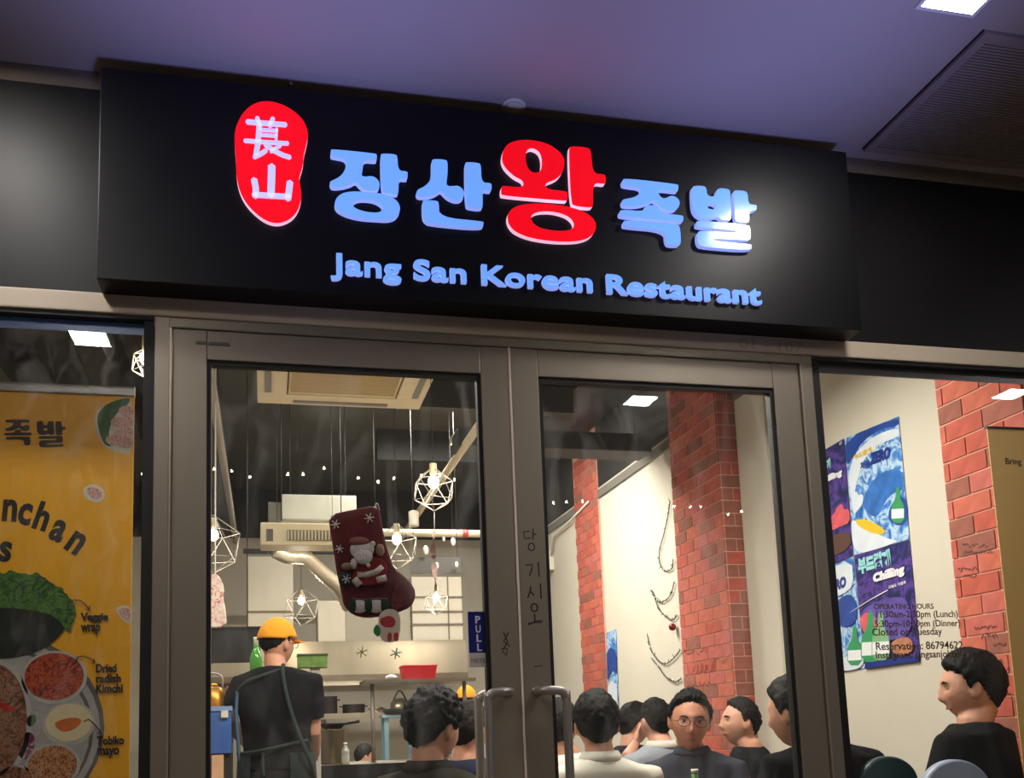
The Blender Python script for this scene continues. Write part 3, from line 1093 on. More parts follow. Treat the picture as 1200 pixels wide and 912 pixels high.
blob('printed_lettuce', pl_(lett), FRONT, at(0, 720, BP) + Vector((0, -.0036, 0)), M_LETT, sheet, .0006, 1)
for S in ([[(83, 706), (87, 703), (94, 704), (100, 708), (104, 714)], [(101, 714), (105, 716), (105, 710)]], [[(88, 778), (91, 770), (98, 769), (106, 772), (111, 776)], [(107, 777), (111, 777), (110, 772)]], [[(98, 846), (104, 843), (110, 848), (115, 854), (118, 859)], [(114, 859), (118, 860), (118, 855)]]):
    strokes_one('printed_arrow', S, (0, 0), 1, BP - .004, .0028, M_INK, sheet, .0008)
# printed pork plates
M_PINK = speckle_mat('printed_pork', rgb(150, 40, 44), [rgb(214, 150, 140), rgb(232, 200, 186), rgb(170, 60, 60)], 60)
M_LEAF = mat('printed_leaf', rgb(46, 96, 40), .5, var=.3, vscale=30)
M_PLATE = mat('printed_plate', rgb(226, 216, 196), .5)
blob('printed_plate', pl_([(157, 466), (157, 531), (144, 532), (124, 526), (112, 508), (111, 490), (116, 478), (140, 470)]), FRONT, at(140, 500, BP), M_PLATE, sheet, .0006)
blob('printed_leaf', pl_([(154, 466), (150, 475), (134, 486), (126, 510), (132, 524), (122, 522), (116, 505), (113, 486), (124, 474), (140, 468)]), FRONT, at(140, 500, BP) + Vector((0, -.0006, 0)), M_LEAF, sheet, .0006)
for k, (x, y, a) in enumerate(((149, 482, .9), (139, 495, .9), (152, 494, .9), (143, 508, .9), (133, 516, .9), (154, 507, .9), (147, 519, .9))):
    pdisc('printed_slice', min(x, 148), y, 9, 6.5, M_PINK, sheet, .0012 + .0003 * k, 20)
blob('printed_plate', pl_([(97, 572), (106, 567), (118, 570), (124, 580), (118, 589), (106, 588), (98, 581)]), FRONT, at(110, 578, BP), M_PLATE, sheet, .0006)
blob('printed_slice', pl_([(101, 573), (108, 571), (118, 574), (120, 582), (114, 586), (104, 582)]), FRONT, at(110, 578, BP) + Vector((0, -.0006, 0)), M_PINK, sheet, .0006)
blob('printed_plate', pl_([(134, 714), (144, 709), (154, 711), (154, 733), (144, 728)]), FRONT, at(145, 720, BP), M_PLATE, sheet, .0006)
blob('printed_slice', pl_([(138, 716), (145, 712), (153, 714), (153, 728), (145, 726)]), FRONT, at(145, 720, BP) + Vector((0, -.0006, 0)), M_PINK, sheet, .0006)

BYR = .10
rx0 = at(1178, 700, BYR).x
rz1 = at(1180, 501, BYR).z
br_ = thing('roll_up_banner', (rx0 + .4, BYR, 0), 'ochre roll-up banner at the right edge of the right shop window', 'banner')
sheet2 = box('sheet', rx0, rx0 + .8, BYR, BYR + .003, .08, rz1 - .004, M_GOLD2, br_)
box('top_rail', rx0 - .004, rx0 + .804, BYR - .006, BYR + .01, rz1 - .006, rz1, M_DARK, br_)
box('base', rx0 - .02, rx0 + .82, BYR - .05, BYR + .07, 0, .08, M_RAIL, br_, .01)
tube('pole', [(rx0 + .4, BYR + .02, .08), (rx0 + .4, BYR + .02, rz1 - .01)], .008, M_STEEL, br_, 8)
text('printed_word', 'Bring', FRONT, at(1178, 544, BYR - .0002), .04, M_INKB, sheet2, .0006, offset=.0006, width=.068)
disc('printed_picture', at(1214, 680, BYR - .0002), .045, .06, FRONT, mat('printed_lilac', rgb(170, 166, 186), .5), sheet2, .0006, 40)

# ------------------------------------------------------------------ stickers and stocking on the left door
ps = thing('pull_sign', tuple(at(560, 750, .018)), 'blue PULL sign stuck on the glass of the left door', 'sign')
YB = .0188
a, b = at(548, 717, YB), at(573.5, 765, YB)
pb = box('plate', a.x, b.x, YB - .0012, YB, b.z, a.z, mat('royal_blue_vinyl', rgb(12, 22, 112), .35), ps)
a2, b2 = at(549, 766, YB), at(574, 782, YB)
pw = box('tag', a2.x + .001, b2.x - .001, YB - .001, YB, b2.z, b.z, mat('pale_tag', rgb(196, 190, 184), .4), ps)
M_SILV = mat('silver_print', rgb(212, 212, 220), .4)
for i, ch in enumerate('PULL'):
    text('printed_letter', ch, FRONT, at(556.5 + i * .7, 730.5 + i * 10.8, YB - .0013), .03, M_SILV, pb, .0006, offset=.0008, width=.0155, height=.0225)
text('printed_word', 'NETS', FRONT, at(552, 777, YB - .0011), .02, mat('red_brown_print', rgb(130, 80, 76), .5), pw, .0004, width=.041, height=.013)

SY = .066
st_o = (380, 580)
ss = 6.083
stk = thing('christmas_stocking', tuple(at(435, 660, SY)), 'dark red plush stocking with padded figure hanging inside the left door', 'stocking')
M_PLUSH = mat('dark_red_plush', rgb(92, 14, 20), .95, var=.25, vscale=30, bump=.4, bscale=150)
M_FLUFF = mat('white_fleece', rgb(214, 204, 196), .95, var=.08, vscale=40, bump=.6, bscale=160)
M_PLAID = mat('plaid_toe', rgb(96, 34, 34), .9, var=.5, vscale=50)
M_GRNF = mat('dark_green_felt', rgb(30, 48, 38), .95)
M_TAN = mat('tan_felt', rgb(150, 118, 96), .95)
SP = lambda x, y, Y=SY: at(st_o[0] + x / ss, st_o[1] + y / ss, Y)
out = [(50, 165), (210, 130), (370, 100), (385, 200), (410, 330), (440, 440), (480, 545), (560, 600), (620, 670), (628, 730), (600, 790), (520, 822), (400, 850), (300, 862), (215, 842), (160, 790), (148, 740), (130, 650), (105, 540), (90, 430), (65, 280)]
body_s = fill('body', [[SP(*p) for p in out]], FRONT, (0, SY, 0), .012, M_PLUSH, stk, 1, .008)
fill('toe_patch', [[SP(*p) for p in [(480, 680), (560, 602), (618, 672), (624, 728), (598, 786), (520, 818), (470, 830)]]], FRONT, (0, SY - .021, 0), .003, M_PLAID, stk, 1, .001)
tube('cuff', [SP(46, 162, SY - .006), SP(210, 126, SY - .012), SP(372, 96, SY - .006)], .006, M_FLUFF, stk, 8)
tube('hanging_loop', curve_pts([SP(355, 105, SY), SP(375, 60, SY - .02), SP(395, 110, SY)], 6), .002, M_FLUFF, stk, 6)


def flake(x, y, r, m, parent, Y):
    bm = bmesh.new()
    c = SP(x, y, Y)
    for k in range(3):
        a = k * math.pi / 3 + .2
        d = Vector((math.cos(a), 0, math.sin(a))) * r
        bm_tube(bm, [c - d, c + d], .0016, 5)
    return finish('snowflake', bm, m, parent)


for x, y, r in ((80, 210, .014), (320, 165, .015), (108, 385, .013)):
    flake(x, y, r, M_FLUFF, stk, SY - .022)
FY = SY - .026
fig = fill('padded_coat', [[SP(*p) for p in [(230, 480), (380, 460), (440, 520), (420, 600), (440, 640), (220, 660), (200, 600), (225, 540)]]], FRONT, (0, SY - .018, 0), .01, mat('bright_red_felt', rgb(128, 20, 26), .95), stk, 1, .003)
for (x, y, rx, rz, m, nm, dy) in ((268, 392, .035, .030, M_FLUFF, 'padded_head', -.006), (278, 440, .028, .024, M_FLUFF, 'padded_head', -.010), (250, 335, .031, .015, mat('felt_cap', rgb(130, 76, 70), .95), 'padded_cap', -.008), (345, 350, .008, .0085, M_FLUFF, 'bobble', -.006), (314, 503, .006, .0065, M_FLUFF, 'button', -.014), (398, 395, .013, .019, M_TAN, 'mitten', -.002), (165, 510, .018, .011, M_TAN, 'mitten', -.002), (210, 492, .010, .016, M_FLUFF, 'cuff_roll', -.004), (332, 385, .010, .016, M_FLUFF, 'cap_fold', -.004)):
    ell(nm, SP(x, y, FY + dy), (rx, .010, rz), m, fig, None, 18, 12)
tube('hem', [SP(236, 572, FY), SP(300, 572, FY - .002), SP(370, 550, FY - .002), SP(412, 515, FY)], .0098, M_FLUFF, fig, 8)
tube('boot_cuff', [SP(212, 598, FY), SP(255, 645, FY)], .0115, M_FLUFF, fig, 8)
tube('boot_cuff', [SP(372, 610, FY), SP(440, 592, FY)], .0115, M_FLUFF, fig, 8)
ell('felt_tree', SP(150, 600, FY), (.021, .006, .023), M_GRNF, stk, None, 12, 8)
flake(158, 600, .013, M_FLUFF, stk, FY - .008)
for x in (250, 370):
    ell('padded_bell', SP(x, 795, FY), (.026, .008, .020), M_FLUFF, stk, None, 14, 8)
for x in (200, 315, 430):
    ell('felt_leaf', SP(x, 790, FY - .003), (.013, .009, .022), M_GRNF, stk, None, 10, 6)
tube('felt_garland', [SP(200, 745, FY), SP(290, 752, FY), SP(380, 742, FY), SP(450, 745, FY)], .004, mat('grey_felt', rgb(84, 80, 80), .95), stk, 6)

GY = .0262
M_STK_G = mat('green_window_sticker', rgb(150, 190, 150), .5)
M_STK_R = mat('red_window_sticker', rgb(176, 52, 44), .5)
M_STK_W = mat('pale_window_sticker', rgb(226, 205, 190), .5)
stc = thing('window_sticker', tuple(at(455, 735, GY)), 'red and white festive sticker on the door glass below the stocking', 'sticker')
blob('paper', pl2 := [at(x, y, GY) for x, y in [(442, 724), (450, 714), (464, 714), (470, 724), (468, 752), (446, 754)]], FRONT, at(450, 730, GY), M_STK_W, stc, .0006)
for L in ([(444, 726), (456, 721), (464, 726), (462, 736), (448, 735)], [(454, 742), (459, 741), (459, 752), (454, 752)], [(461, 742), (467, 741), (467, 752), (462, 752)]):
    blob('red_print', [at(x, y, GY) for x, y in L], FRONT, at(450, 730, GY) + Vector((0, -.0008, 0)), M_STK_R, stc, .0006, 1)
blob('green_print', [at(x, y, GY) for x, y in [(436, 740), (442, 730), (447, 740), (443, 748)]], FRONT, at(450, 730, GY) + Vector((0, -.0008, 0)), mat('green_print', rgb(40, 120, 60), .5), stc, .0006, 1)
for i, (x, y, lab) in enumerate(((424, 764, 'pale yellow-green star decal on the door glass, left of two'), (464, 766, 'pale green snow decal on the door glass above the red basket'))):
    bm = bmesh.new()
    c = at(x, y, GY)
    for k in range(3):
        a = k * math.pi / 3 + .3
        d = Vector((math.cos(a), 0, math.sin(a))) * .017
        bm_tube(bm, [c - d, c + d], .0022, 5)
    tag(finish('window_decal', bm, M_STK_G if i else mat('yellow_decal', rgb(206, 206, 130), .5)), lab, 'decal')

# ------------------------------------------------------------------ posters on the right wall
M_WAVE = speckle_mat('printed_wave', rgb(28, 84, 168), [rgb(70, 136, 206), rgb(190, 218, 236), rgb(40, 100, 186)], 9)
M_NIGHT = speckle_mat('printed_night', rgb(14, 22, 70), [rgb(28, 36, 104), rgb(90, 60, 150), rgb(20, 26, 84)], 8)
M_SKYP = mat('printed_deep_blue', rgb(24, 66, 150), .35, var=.3, vscale=6)
M_FOAM = mat('printed_foam_white', rgb(216, 226, 234), .35, var=.06, vscale=12)
M_NAVY = mat('printed_navy', rgb(22, 48, 130), .35)
M_YEL = mat('printed_yellow', rgb(232, 190, 40), .4)
M_GRN = mat('printed_bottle_green', rgb(52, 150, 96), .35)
M_CORAL = mat('printed_coral', rgb(222, 92, 104), .4, var=.2, vscale=16)
M_PRTW = mat('printed_white', rgb(235, 238, 240), .4)
M_TEAL = mat('printed_mint', rgb(150, 216, 220), .4)
PWX = XR - .004


def wp(x, y, lift=0.):
    return atx(x, y, PWX - lift)


def poster(corners, m, label):
    P = [wp(*c) for c in corners]
    c = sum(P, Vector()) / 4
    t = thing('poster', tuple(c), label, 'poster')
    sh = fill('sheet', [P], RWALL, (PWX, 0, 0), .0012, m, t)
    return t, sh


LV = [.0012]


def wblob(parent, nm, pts, m, it=2):
    LV[0] += .00025
    return fill(nm, [[wp(*p) for p in pts]], RWALL, (PWX - LV[0], 0, 0), .0004, m, parent, it)


def wtext(parent, body, a, b, h, m, offset=.001, shear=0., rot=None):
    """Text from picture point a (baseline start) to b (baseline end) on the wall."""
    A, B = wp(*a), wp(*b)
    LV[0] += .00025
    r = math.atan2(B.z - A.z, -(B.y - A.y))
    A.x = PWX - LV[0]
    return text('printed_text', body, RWALL, A, .05, m, parent, .0004, offset=offset, width=math.hypot(B.z - A.z, B.y - A.y), height=h, rot=r, shear=shear)


def bottle_print(parent, x, y, h, m=None):
    w = h * .19
    wblob(parent, 'printed_bottle', [(x - w * .28, y - h), (x + w * .28, y - h), (x + w * .34, y - h * .68), (x + w, y - h * .48), (x + w, y), (x - w, y), (x - w, y - h * .48), (x - w * .34, y - h * .68)], m or M_GRN, 1)
    wblob(parent, 'printed_label', [(x - w * .9, y - h * .38), (x + w * .9, y - h * .4), (x + w * .9, y - h * .14), (x - w * .9, y - h * .12)], M_PRTW, 0)


# big sea-blue poster
pa, sa = poster([(990, 514), (1053, 488), (1066, 632), (1001, 651)], M_WAVE, 'sea-blue wave poster with ZERO lettering, top right of the four on the wall')
wblob(sa, 'printed_sky', [(990, 514), (1053, 488), (1054, 500), (1034, 502), (1012, 516), (998, 540), (992, 546)], M_SKYP, 1)
wblob(sa, 'printed_foam', [(994, 556), (1002, 532), (1022, 512), (1053, 500), (1055, 512), (1030, 520), (1012, 538), (1004, 566), (999, 590)], M_FOAM)
wblob(sa, 'printed_swell', [(1010, 590), (1020, 566), (1036, 552), (1057, 548), (1061, 574), (1046, 578), (1036, 590), (1030, 606), (1018, 604)], mat('printed_mid_blue', rgb(46, 108, 186), .35, var=.3, vscale=16))
wblob(sa, 'printed_swell', [(1040, 606), (1046, 588), (1062, 580), (1065, 612), (1052, 618)], M_SKYP)
wblob(sa, 'printed_splash', [(998, 584), (1003, 574), (1007, 582), (1012, 578), (1012, 590), (1006, 598), (1000, 604)], M_FOAM)
wblob(sa, 'printed_foam', [(997, 608), (1006, 612), (1020, 622), (1042, 632), (1056, 634), (1030, 643), (1001, 651)], M_FOAM)
wblob(sa, 'printed_board', [(1002, 610), (1012, 608), (1026, 613), (1038, 621), (1036, 627), (1022, 625), (1008, 618)], M_YEL)
wtext(sa, 'ZERO', (1021, 544), (1046, 535), .062, M_NAVY, .004, .15)
wtext(sa, '처음', (1009, 550), (1020, 546), .04, M_NAVY, .002)
wtext(sa, '부드럽게', (1002, 539), (1022, 529), .028, M_YEL, .002)
wtext(sa, '즐기자', (1023, 528), (1038, 521), .028, M_FOAM, .002)
bottle_print(sa, 1053, 613, 42)
# dark poster, top left
pc, sc_ = poster([(962, 530), (989, 514), (1000, 651), (971, 665)], M_NIGHT, 'dark blue night-sky poster half hidden by the window frame, top left of the four')
wtext(sc_, '럽게', (965, 553), (975, 547), .06, M_TEAL, .003)
wtext(sc_, 'Chilling', (960, 569), (988, 556), .046, M_PRTW, .003, .1)
wblob(sc_, 'printed_glow', [(967, 618), (972, 606), (978, 604), (982, 594), (988, 590), (990, 598), (996, 596), (998, 612), (984, 618), (976, 622)], M_CORAL, 1)
wblob(sc_, 'printed_roofs', [(969, 632), (980, 626), (997, 622), (999, 642), (971, 655)], mat('printed_brown', rgb(92, 62, 56), .5), 1)
wtext(sc_, '소주', (985, 522), (988, 520), .018, M_PRTW, .001)
# blue poster, bottom left
pd_, sd_ = poster([(971, 666), (1000, 652), (1014, 783), (983, 789)], M_WAVE, 'sea-blue poster with a bottle, bottom left of the four on the wall')
wblob(sd_, 'printed_foam', [(972, 668), (999, 655), (1002, 686), (990, 696), (975, 702)], M_FOAM, 1)
wtext(sd_, 'ZERO', (971, 695), (995, 686), .062, M_NAVY, .004, .15)
wblob(sd_, 'printed_swell', [(978, 706), (1002, 692), (1008, 730), (984, 738)], M_SKYP)
wblob(sd_, 'printed_foam', [(984, 772), (1012, 764), (1014, 783), (984, 788)], M_FOAM)
bottle_print(sd_, 1003, 780, 46)
# dark poster, bottom right
pe, se = poster([(1001, 651), (1066, 633), (1079, 775), (1015, 784)], M_NIGHT, 'dark blue poster with Chilling lettering, bottom right of the four')
wtext(se, '부드럽게', (1008, 671), (1046, 660), .085, M_TEAL, .004)
wtext(se, 'Chilling', (1025, 682), (1062, 671), .058, M_PRTW, .004, .1)
wtext(se, '오늘도 가볍게', (1043, 690), (1063, 684), .016, M_PRTW, .001)
wblob(se, 'printed_glow', [(1008, 720), (1022, 708), (1044, 700), (1066, 700), (1072, 740), (1050, 752), (1018, 746)], mat('printed_violet', rgb(92, 76, 160), .4, var=.3, vscale=14))
wblob(se, 'printed_glow', [(1008, 728), (1016, 716), (1028, 722), (1030, 742), (1016, 746)], M_CORAL)
bottle_print(se, 1022, 776, 60)
bottle_print(se, 1034, 774, 56, mat('printed_pale_green', rgb(130, 176, 130), .4))
wblob(se, 'printed_glow', [(1044, 752), (1068, 744), (1075, 764), (1050, 770)], mat('printed_amber', rgb(180, 120, 90), .4, var=.3, vscale=16))
wblob(se, 'printed_band', [(1016, 777), (1078, 768), (1079, 775), (1015, 784)], M_NAVY, 0)
# crinkled clear foil sheen edge on the lower posters
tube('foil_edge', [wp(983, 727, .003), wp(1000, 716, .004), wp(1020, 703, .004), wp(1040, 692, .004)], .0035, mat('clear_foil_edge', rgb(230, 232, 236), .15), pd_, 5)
# far poster beside the far pillar
pf, sf = poster([(711, 742), (722, 737), (726, 842), (714, 846)], M_WAVE, 'tall narrow blue poster on the cream wall beside the far brick pillar')
wblob(sf, 'printed_swell', [(712, 766), (717, 758), (723, 764), (724, 790), (719, 784), (713, 796)], M_SKYP, 0)
wblob(sf, 'printed_foam', [(713, 806), (718, 798), (724, 803), (726, 838), (720, 826), (714, 842)], M_FOAM, 0)

# ------------------------------------------------------------------ festive twig garland on the wall beside the brick pillar
gl = thing('fairy_light_garland', tuple(wp(785, 700)), 'thin dark fairy-light cable draped in loops beside the tall brick pillar', 'garland')
M_CABLE = mat('dark_green_cable', rgb(30, 32, 26), .6)
GX = XR - .012
gp = lambda L: [atx(x, y, GX) for x, y in L]
for k, L in enumerate(([(785, 588), (783, 603), (778, 626), (773, 645), (773, 660), (779, 669), (787, 667), (789, 658)], [(790, 682), (786, 697), (779, 704), (771, 705), (763, 692)], [(764, 694), (768, 703), (772, 714), (780, 722), (788, 727), (793, 722)], [(759, 746), (762, 760), (770, 773), (780, 778), (790, 771), (797, 762)], [(764, 772), (772, 782), (780, 793), (790, 799), (798, 796)])):
    tube('cable', curve_pts(gp(L), 5), .004, M_CABLE, gl, 6)
    bm = bmesh.new()
    for p in curve_pts(gp(L), 3):
        d = Vector((-random.uniform(.004, .012), random.uniform(-.02, .02), random.uniform(-.025, .03)))
        bm_tube(bm, [p, p + d], [.0035, .002], 5)
    finish('twig', bm, M_CABLE, gl)
    bm = bmesh.new()
    for p in gp(L)[1::2]:
        bm_ell(bm, p + Vector((-.006, 0, .012)), (.008, .008, .010), None, 8, 6)
    finish('bulb', bm, mat('clear_bulb', rgb(230, 230, 220), .2), gl, True)
tag(ell('bauble', atx(788, 735, XR - .035), (.028, .028, .028), mat('red_bauble', rgb(120, 14, 20), .15, .3)), 'small shiny dark red bauble hanging from the wall cable', 'bauble')

# trunking with a switch on the far wall part
sw = thing('switch_box', tuple(wp(646, 655)), 'white switch box with cable trunking high on the far cream wall', 'switch')
a, b = atx(641, 650, XR), atx(650, 668, XR)
box('box', XR - .06, XR, b.y, a.y, b.z, a.z, M_WHITE, sw, .01)
tube('conduit', [atx(646, 652, XR - .03), atx(648, 628, XR - .03), atx(664, 615, XR - .03), atx(690, 588, XR - .03)], .013, M_WHITE, sw, 8)


# ------------------------------------------------------------------ lamps in the restaurant
for i, (x, y, z, e, ln) in enumerate(FILL_LAMPS):  # fixtures made up to carry the added room lamps
    t = thing('added_lamp', (x, y, z), ['added white linear lamp out of view inside above the left door', 'added white linear lamp out of view inside above the right door', 'added white linear lamp hidden behind the dark cross duct', 'added white linear lamp out of view near the far brick pillar', 'added white linear lamp out of view along the left side of the room', 'added white linear lamp tucked behind the long kitchen unit', 'added white linear lamp at the back of the room near the hood'][i], 'lamp')
    box('housing', x - ln / 2 - .02, x + ln / 2 + .02, y - .06, y + .06, z - .02, z + .03, M_WHITE, t, .006)
    box('diffuser', x - ln / 2, x + ln / 2, y - .05, y + .05, z - .028, z - .02, mat('lamp_diffuser', (1, 1, 1), .4, emit=(1, .95, .85), estr=3), t)
    for s in (-ln * .4, ln * .4):
        tube('suspension', [(x + s, y, z + .03), (x + s, y, ZC)], .0022, M_DARK, t, 6)


M_PIPE = mat('grey_conduit', rgb(150, 142, 130), .5, .2)


def pendant(px, py, Y, r, label, energy=7, zs=1.0):
    c = at(px, py, Y)
    t = thing('pendant_lamp', tuple(c), label, 'lamp', None)
    bm = bmesh.new()
    bmesh.ops.create_icosphere(bm, subdivisions=1, radius=r)
    cc = c + Vector((0, 0, -r * .45))
    for v in bm.verts:
        v.co.z *= zs * (1.15 if v.co.z > 0 else .9)
        v.co += cc
    E = [(e.verts[0].co.copy(), e.verts[1].co.copy()) for e in bm.edges]
    bm.free()
    bm = bmesh.new()
    for a, b in E:
        bm_tube(bm, [a, b], .0024, 5)
    finish('wire_cage', bm, mat('pale_wire', rgb(150, 146, 138), .5), t)
    ell('bulb', c, (.030, .030, .036), M_BULB, t, None, 14, 10)
    lathe('socket', [(.02, .04), (.022, .06), (.02, .10)], c, M_OFFW, t, 12)
    tube('cord', [c + Vector((0, 0, .10)), (c.x, c.y, ZC)], .002, M_DARK, t, 6)
    lamp('pendant_light', 'POINT', c + Vector((0, 0, -.05)), energy, WARM, size=.04)
    return t


pendant(508, 565, 2.1, .118, 'wire cage pendant with bright bulb, right of the stocking top')
pendant(465, 632, 3.2, .145, 'wire cage pendant with bright bulb just right of the stocking')
pendant(250, 627, 2.9, .17, 'wire cage pendant with bright bulb at the left door glass edge')
pendant(353, 704, 5.75, .17, 'wire cage pendant with bright bulb above the yellow cap')
pendant(511, 700, 5.6, .12, 'wire cage pendant with bright bulb over the kitchen panels')
pendant(172, 420, 1.5, .07, 'wire cage pendant with bright bulb behind the left shop window')

# ------------------------------------------------------------------ ceiling services
ac = thing('cassette_unit', (-.31, 2.18, 3.05), 'white ceiling air-conditioning cassette behind the left door', 'air conditioner')
cx0, cx1, cy0, cy1 = -.78, .16, 1.70, 2.64
bm = bmesh.new()
for a, b, c, d in ((cx0, cx1, cy0, cy0 + .16), (cx0, cx1, cy1 - .16, cy1), (cx0, cx0 + .16, cy0 + .16, cy1 - .16), (cx1 - .16, cx1, cy0 + .16, cy1 - .16)):
    bm_box(bm, a, b, c, d, 3.05, 3.09)
finish('panel', bm, M_OFFW, ac, bevel=.008)
box('housing', cx0 + .06, cx1 - .06, cy0 + .06, cy1 - .06, 3.09, 3.34, M_WHITE, ac)
gr = box('intake_grille', cx0 + .17, cx1 - .17, cy0 + .17, cy1 - .17, 3.054, 3.085, mat('cream_grille', rgb(214, 196, 150), .6), ac)
bm = bmesh.new()
yy = cy0 + .19
while yy < cy1 - .19:
    bm_box(bm, cx0 + .18, cx1 - .18, yy, yy + .006, 3.049, 3.054)
    yy += .02
o = finish('grille_rib', bm, mat('cream_grille_rib', rgb(200, 182, 140), .6), gr)
o['kind'] = 'stuff'
for (a, b, c, d) in ((cx0 + .04, cx0 + .075, cy0 + .2, cy1 - .2), (cx1 - .075, cx1 - .04, cy0 + .2, cy1 - .2), (cx0 + .2, cx1 - .2, cy0 + .04, cy0 + .075), (cx0 + .2, cx1 - .2, cy1 - .075, cy1 - .04)):
    box('air_flap', a, b, c, d, 3.044, 3.052, mat('grey_flap', rgb(120, 116, 112), .5), ac)
for x in (cx0 + .1, cx1 - .1):
    tube('hanger', [(x, 2.17, 3.3), (x, 2.17, ZC)], .004, M_DARK, ac, 6)

M_PIPE = mat('grey_conduit', rgb(150, 142, 130), .5, .2)


def pipe_y(px, py, Z, y1, r, m, label, n=12):
    a = atz(px, py, Z)
    t = tube('ceiling_pipe', [(a.x, a.y - .9, Z), (a.x, a.y, Z), (a.x, (a.y + y1) / 2, Z), (a.x, y1, Z)], r, m, None, n)
    return tag(t, label, 'pipe'), a


pipe_y(248, 452, 2.95, 6.2, .024, M_PIPE, 'grey conduit running back along the ceiling at the left door edge')
pipe_y(566, 492, 3.15, 6.8, .030, M_OFFW, 'pale pipe running diagonally behind the wire cage pendant')
cp = thing('cross_pipe', tuple(at(500, 625, 5.0)), 'beige pipe with a red band across the room behind the pendants', 'pipe')
a, b = at(425, 624, 5.0), at(575, 626, 5.0)
zz = (a.z + b.z) / 2
tube('pipe', [(a.x, 5, zz), (b.x + .05, 5, zz)], .032, M_OFFW, cp, 12)
rb = at(545, 626, 5.0)
for px in (440, 530):
    hx = at(px, 620, 5.0).x
    tube('hanger', [(hx, 5, zz), (hx, 5, ZC)], .0025, M_DARK, cp, 6)
tube('red_band', [(rb.x - .025, 5, zz), (rb.x + .025, 5, zz)], .0345, mat('red_band', rgb(196, 60, 60), .5), cp, 12)
tag(tube('flexible_duct', curve_pts([at(322, 645, 5.2), at(338, 652, 5.25), at(358, 654, 5.3), at(378, 672, 5.4), at(398, 690, 5.5), at(410, 712, 5.6)], 10), [.062 + (.008 if i % 2 else 0) for i in range(51)], mat('silver_foil_duct', rgb(200, 190, 165), .3, .6, bump=.5, bscale=30), None, 16), 'crumpled silver flexible duct hanging under the ceiling units', 'duct')


def ybox(name, px0, py0, px1, py1, Y, depth, m, parent=None, bevel=0.):
    a, b = at(px0, py0, Y), at(px1, py1, Y)
    return box(name, a.x, b.x, Y, Y + depth, b.z, a.z, m, parent, bevel)


xd = thing('cross_duct', tuple(at(715, 520, 3.6)), 'dark square duct crossing under the ceiling behind the right door', 'duct')
da, db = at(648, 512, 3.6), at(782, 530, 3.6)
box('duct', da.x - .7, db.x - .12, 3.6, 3.85, db.z, da.z + .05, M_DARK, xd, .01)
for x in (da.x - .3, db.x - .2):
    tube('hanger', [(x, 3.72, da.z), (x, 3.72, ZC)], .004, M_DARK, xd, 6)
wu = thing('grille_unit', tuple(at(362, 626, 4.6)), 'long white air-conditioning unit with a grille hung in the kitchen', 'air conditioner')
ybox('body', 305, 612, 421, 640, 4.6, .25, M_OFFW, wu, .012)
ybox('grille', 336, 621, 412, 634, 4.594, .006, mat('grey_grille', rgb(128, 126, 110), .6), wu)
ybox('cap', 312, 620, 320, 634, 4.594, .006, mat('grey_slot', rgb(96, 92, 86), .5), wu)
bm = bmesh.new()
for k in range(19):
    a, b = at(337 + k * 4, 622, 4.59), at(338.6 + k * 4, 633, 4.59)
    bm_box(bm, a.x, b.x, 4.584, 4.594, b.z, a.z)
o = finish('louvre', bm, M_OFFW, wu)
o['kind'] = 'stuff'
a = at(330, 612, 4.7)
for x in (330, 400):
    p = at(x, 611, 4.75)
    tube('hanger', [p, (p.x, p.y, ZC)], .004, M_DARK, wu, 6)
ub = thing('metal_duct_box', tuple(at(374, 596, 5.0)), 'pale square metal duct box hung above the long white unit', 'duct')
ybox('duct', 330, 579, 418, 610, 5.0, .5, mat('pale_duct', rgb(190, 190, 178), .4, .3, var=.1, vscale=3), ub, .01)
ybox('collar', 314, 588, 329.6, 610, 5.05, .4, mat('grey_duct', rgb(130, 130, 122), .5, .3), ub, .01)
for x in (340, 405):
    p = at(x, 585, 5.2)
    tube('hanger', [p, (p.x, p.y, ZC)], .004, M_DARK, ub, 6)

# ------------------------------------------------------------------ kitchen
KY = 6.4
for px0, py0, px1, py1, m, Y in ((290, 652, 344, 742, M_WALLK, KY + .3), (372, 704, 405, 752, M_WALLK, KY + .3), (482, 676, 543, 752, M_WALLK, KY + .3), (404, 700, 482, 752, mat('grey_wall_panel', rgb(160, 154, 138), .6), KY + .35)):
    o = ybox('wall_panel', px0, py0, px1, py1, Y, .3, m, wall_back, .01)
bm = bmesh.new()
for px0, py0, px1, py1 in ((482, 699, 543, 700.5), (482, 716, 543, 717.5), (482, 731, 543, 732.5), (290, 716, 344, 717.5), (525, 676, 526, 752)):
    a, b = at(px0, py0, KY + .29), at(px1, py1, KY + .29)
    bm_box(bm, a.x, b.x, KY + .285, KY + .31, b.z, a.z)
finish('panel_joint', bm, mat('dark_joint', rgb(120, 112, 96), .7), wall_back)  # darker lines along the panel joints
struct(ybox('trim_17', 285, 643, 430, 649, KY + .5, .06, M_DARK), 'dark rail on the kitchen wall under the long unit')
kh = thing('extractor_hood', tuple(at(400, 797, KY)), 'wide stainless steel extractor hood at the back of the kitchen', 'hood')
a, b = at(238, 757, KY), at(549, 797, KY)
zt_, zb_ = at(400, 751, KY).z, at(400, 797, KY).z
bm = bmesh.new()
V = [(a.x, KY + .06, zt_), (b.x, KY + .06, zt_), (b.x, KY, zb_ + .05), (a.x, KY, zb_ + .05), (b.x, KY, zb_), (a.x, KY, zb_), (a.x, KY + 1.1, zt_), (b.x, KY + 1.1, zt_), (b.x, KY + 1.1, zb_), (a.x, KY + 1.1, zb_)]
vs_ = [bm.verts.new(v) for v in V]
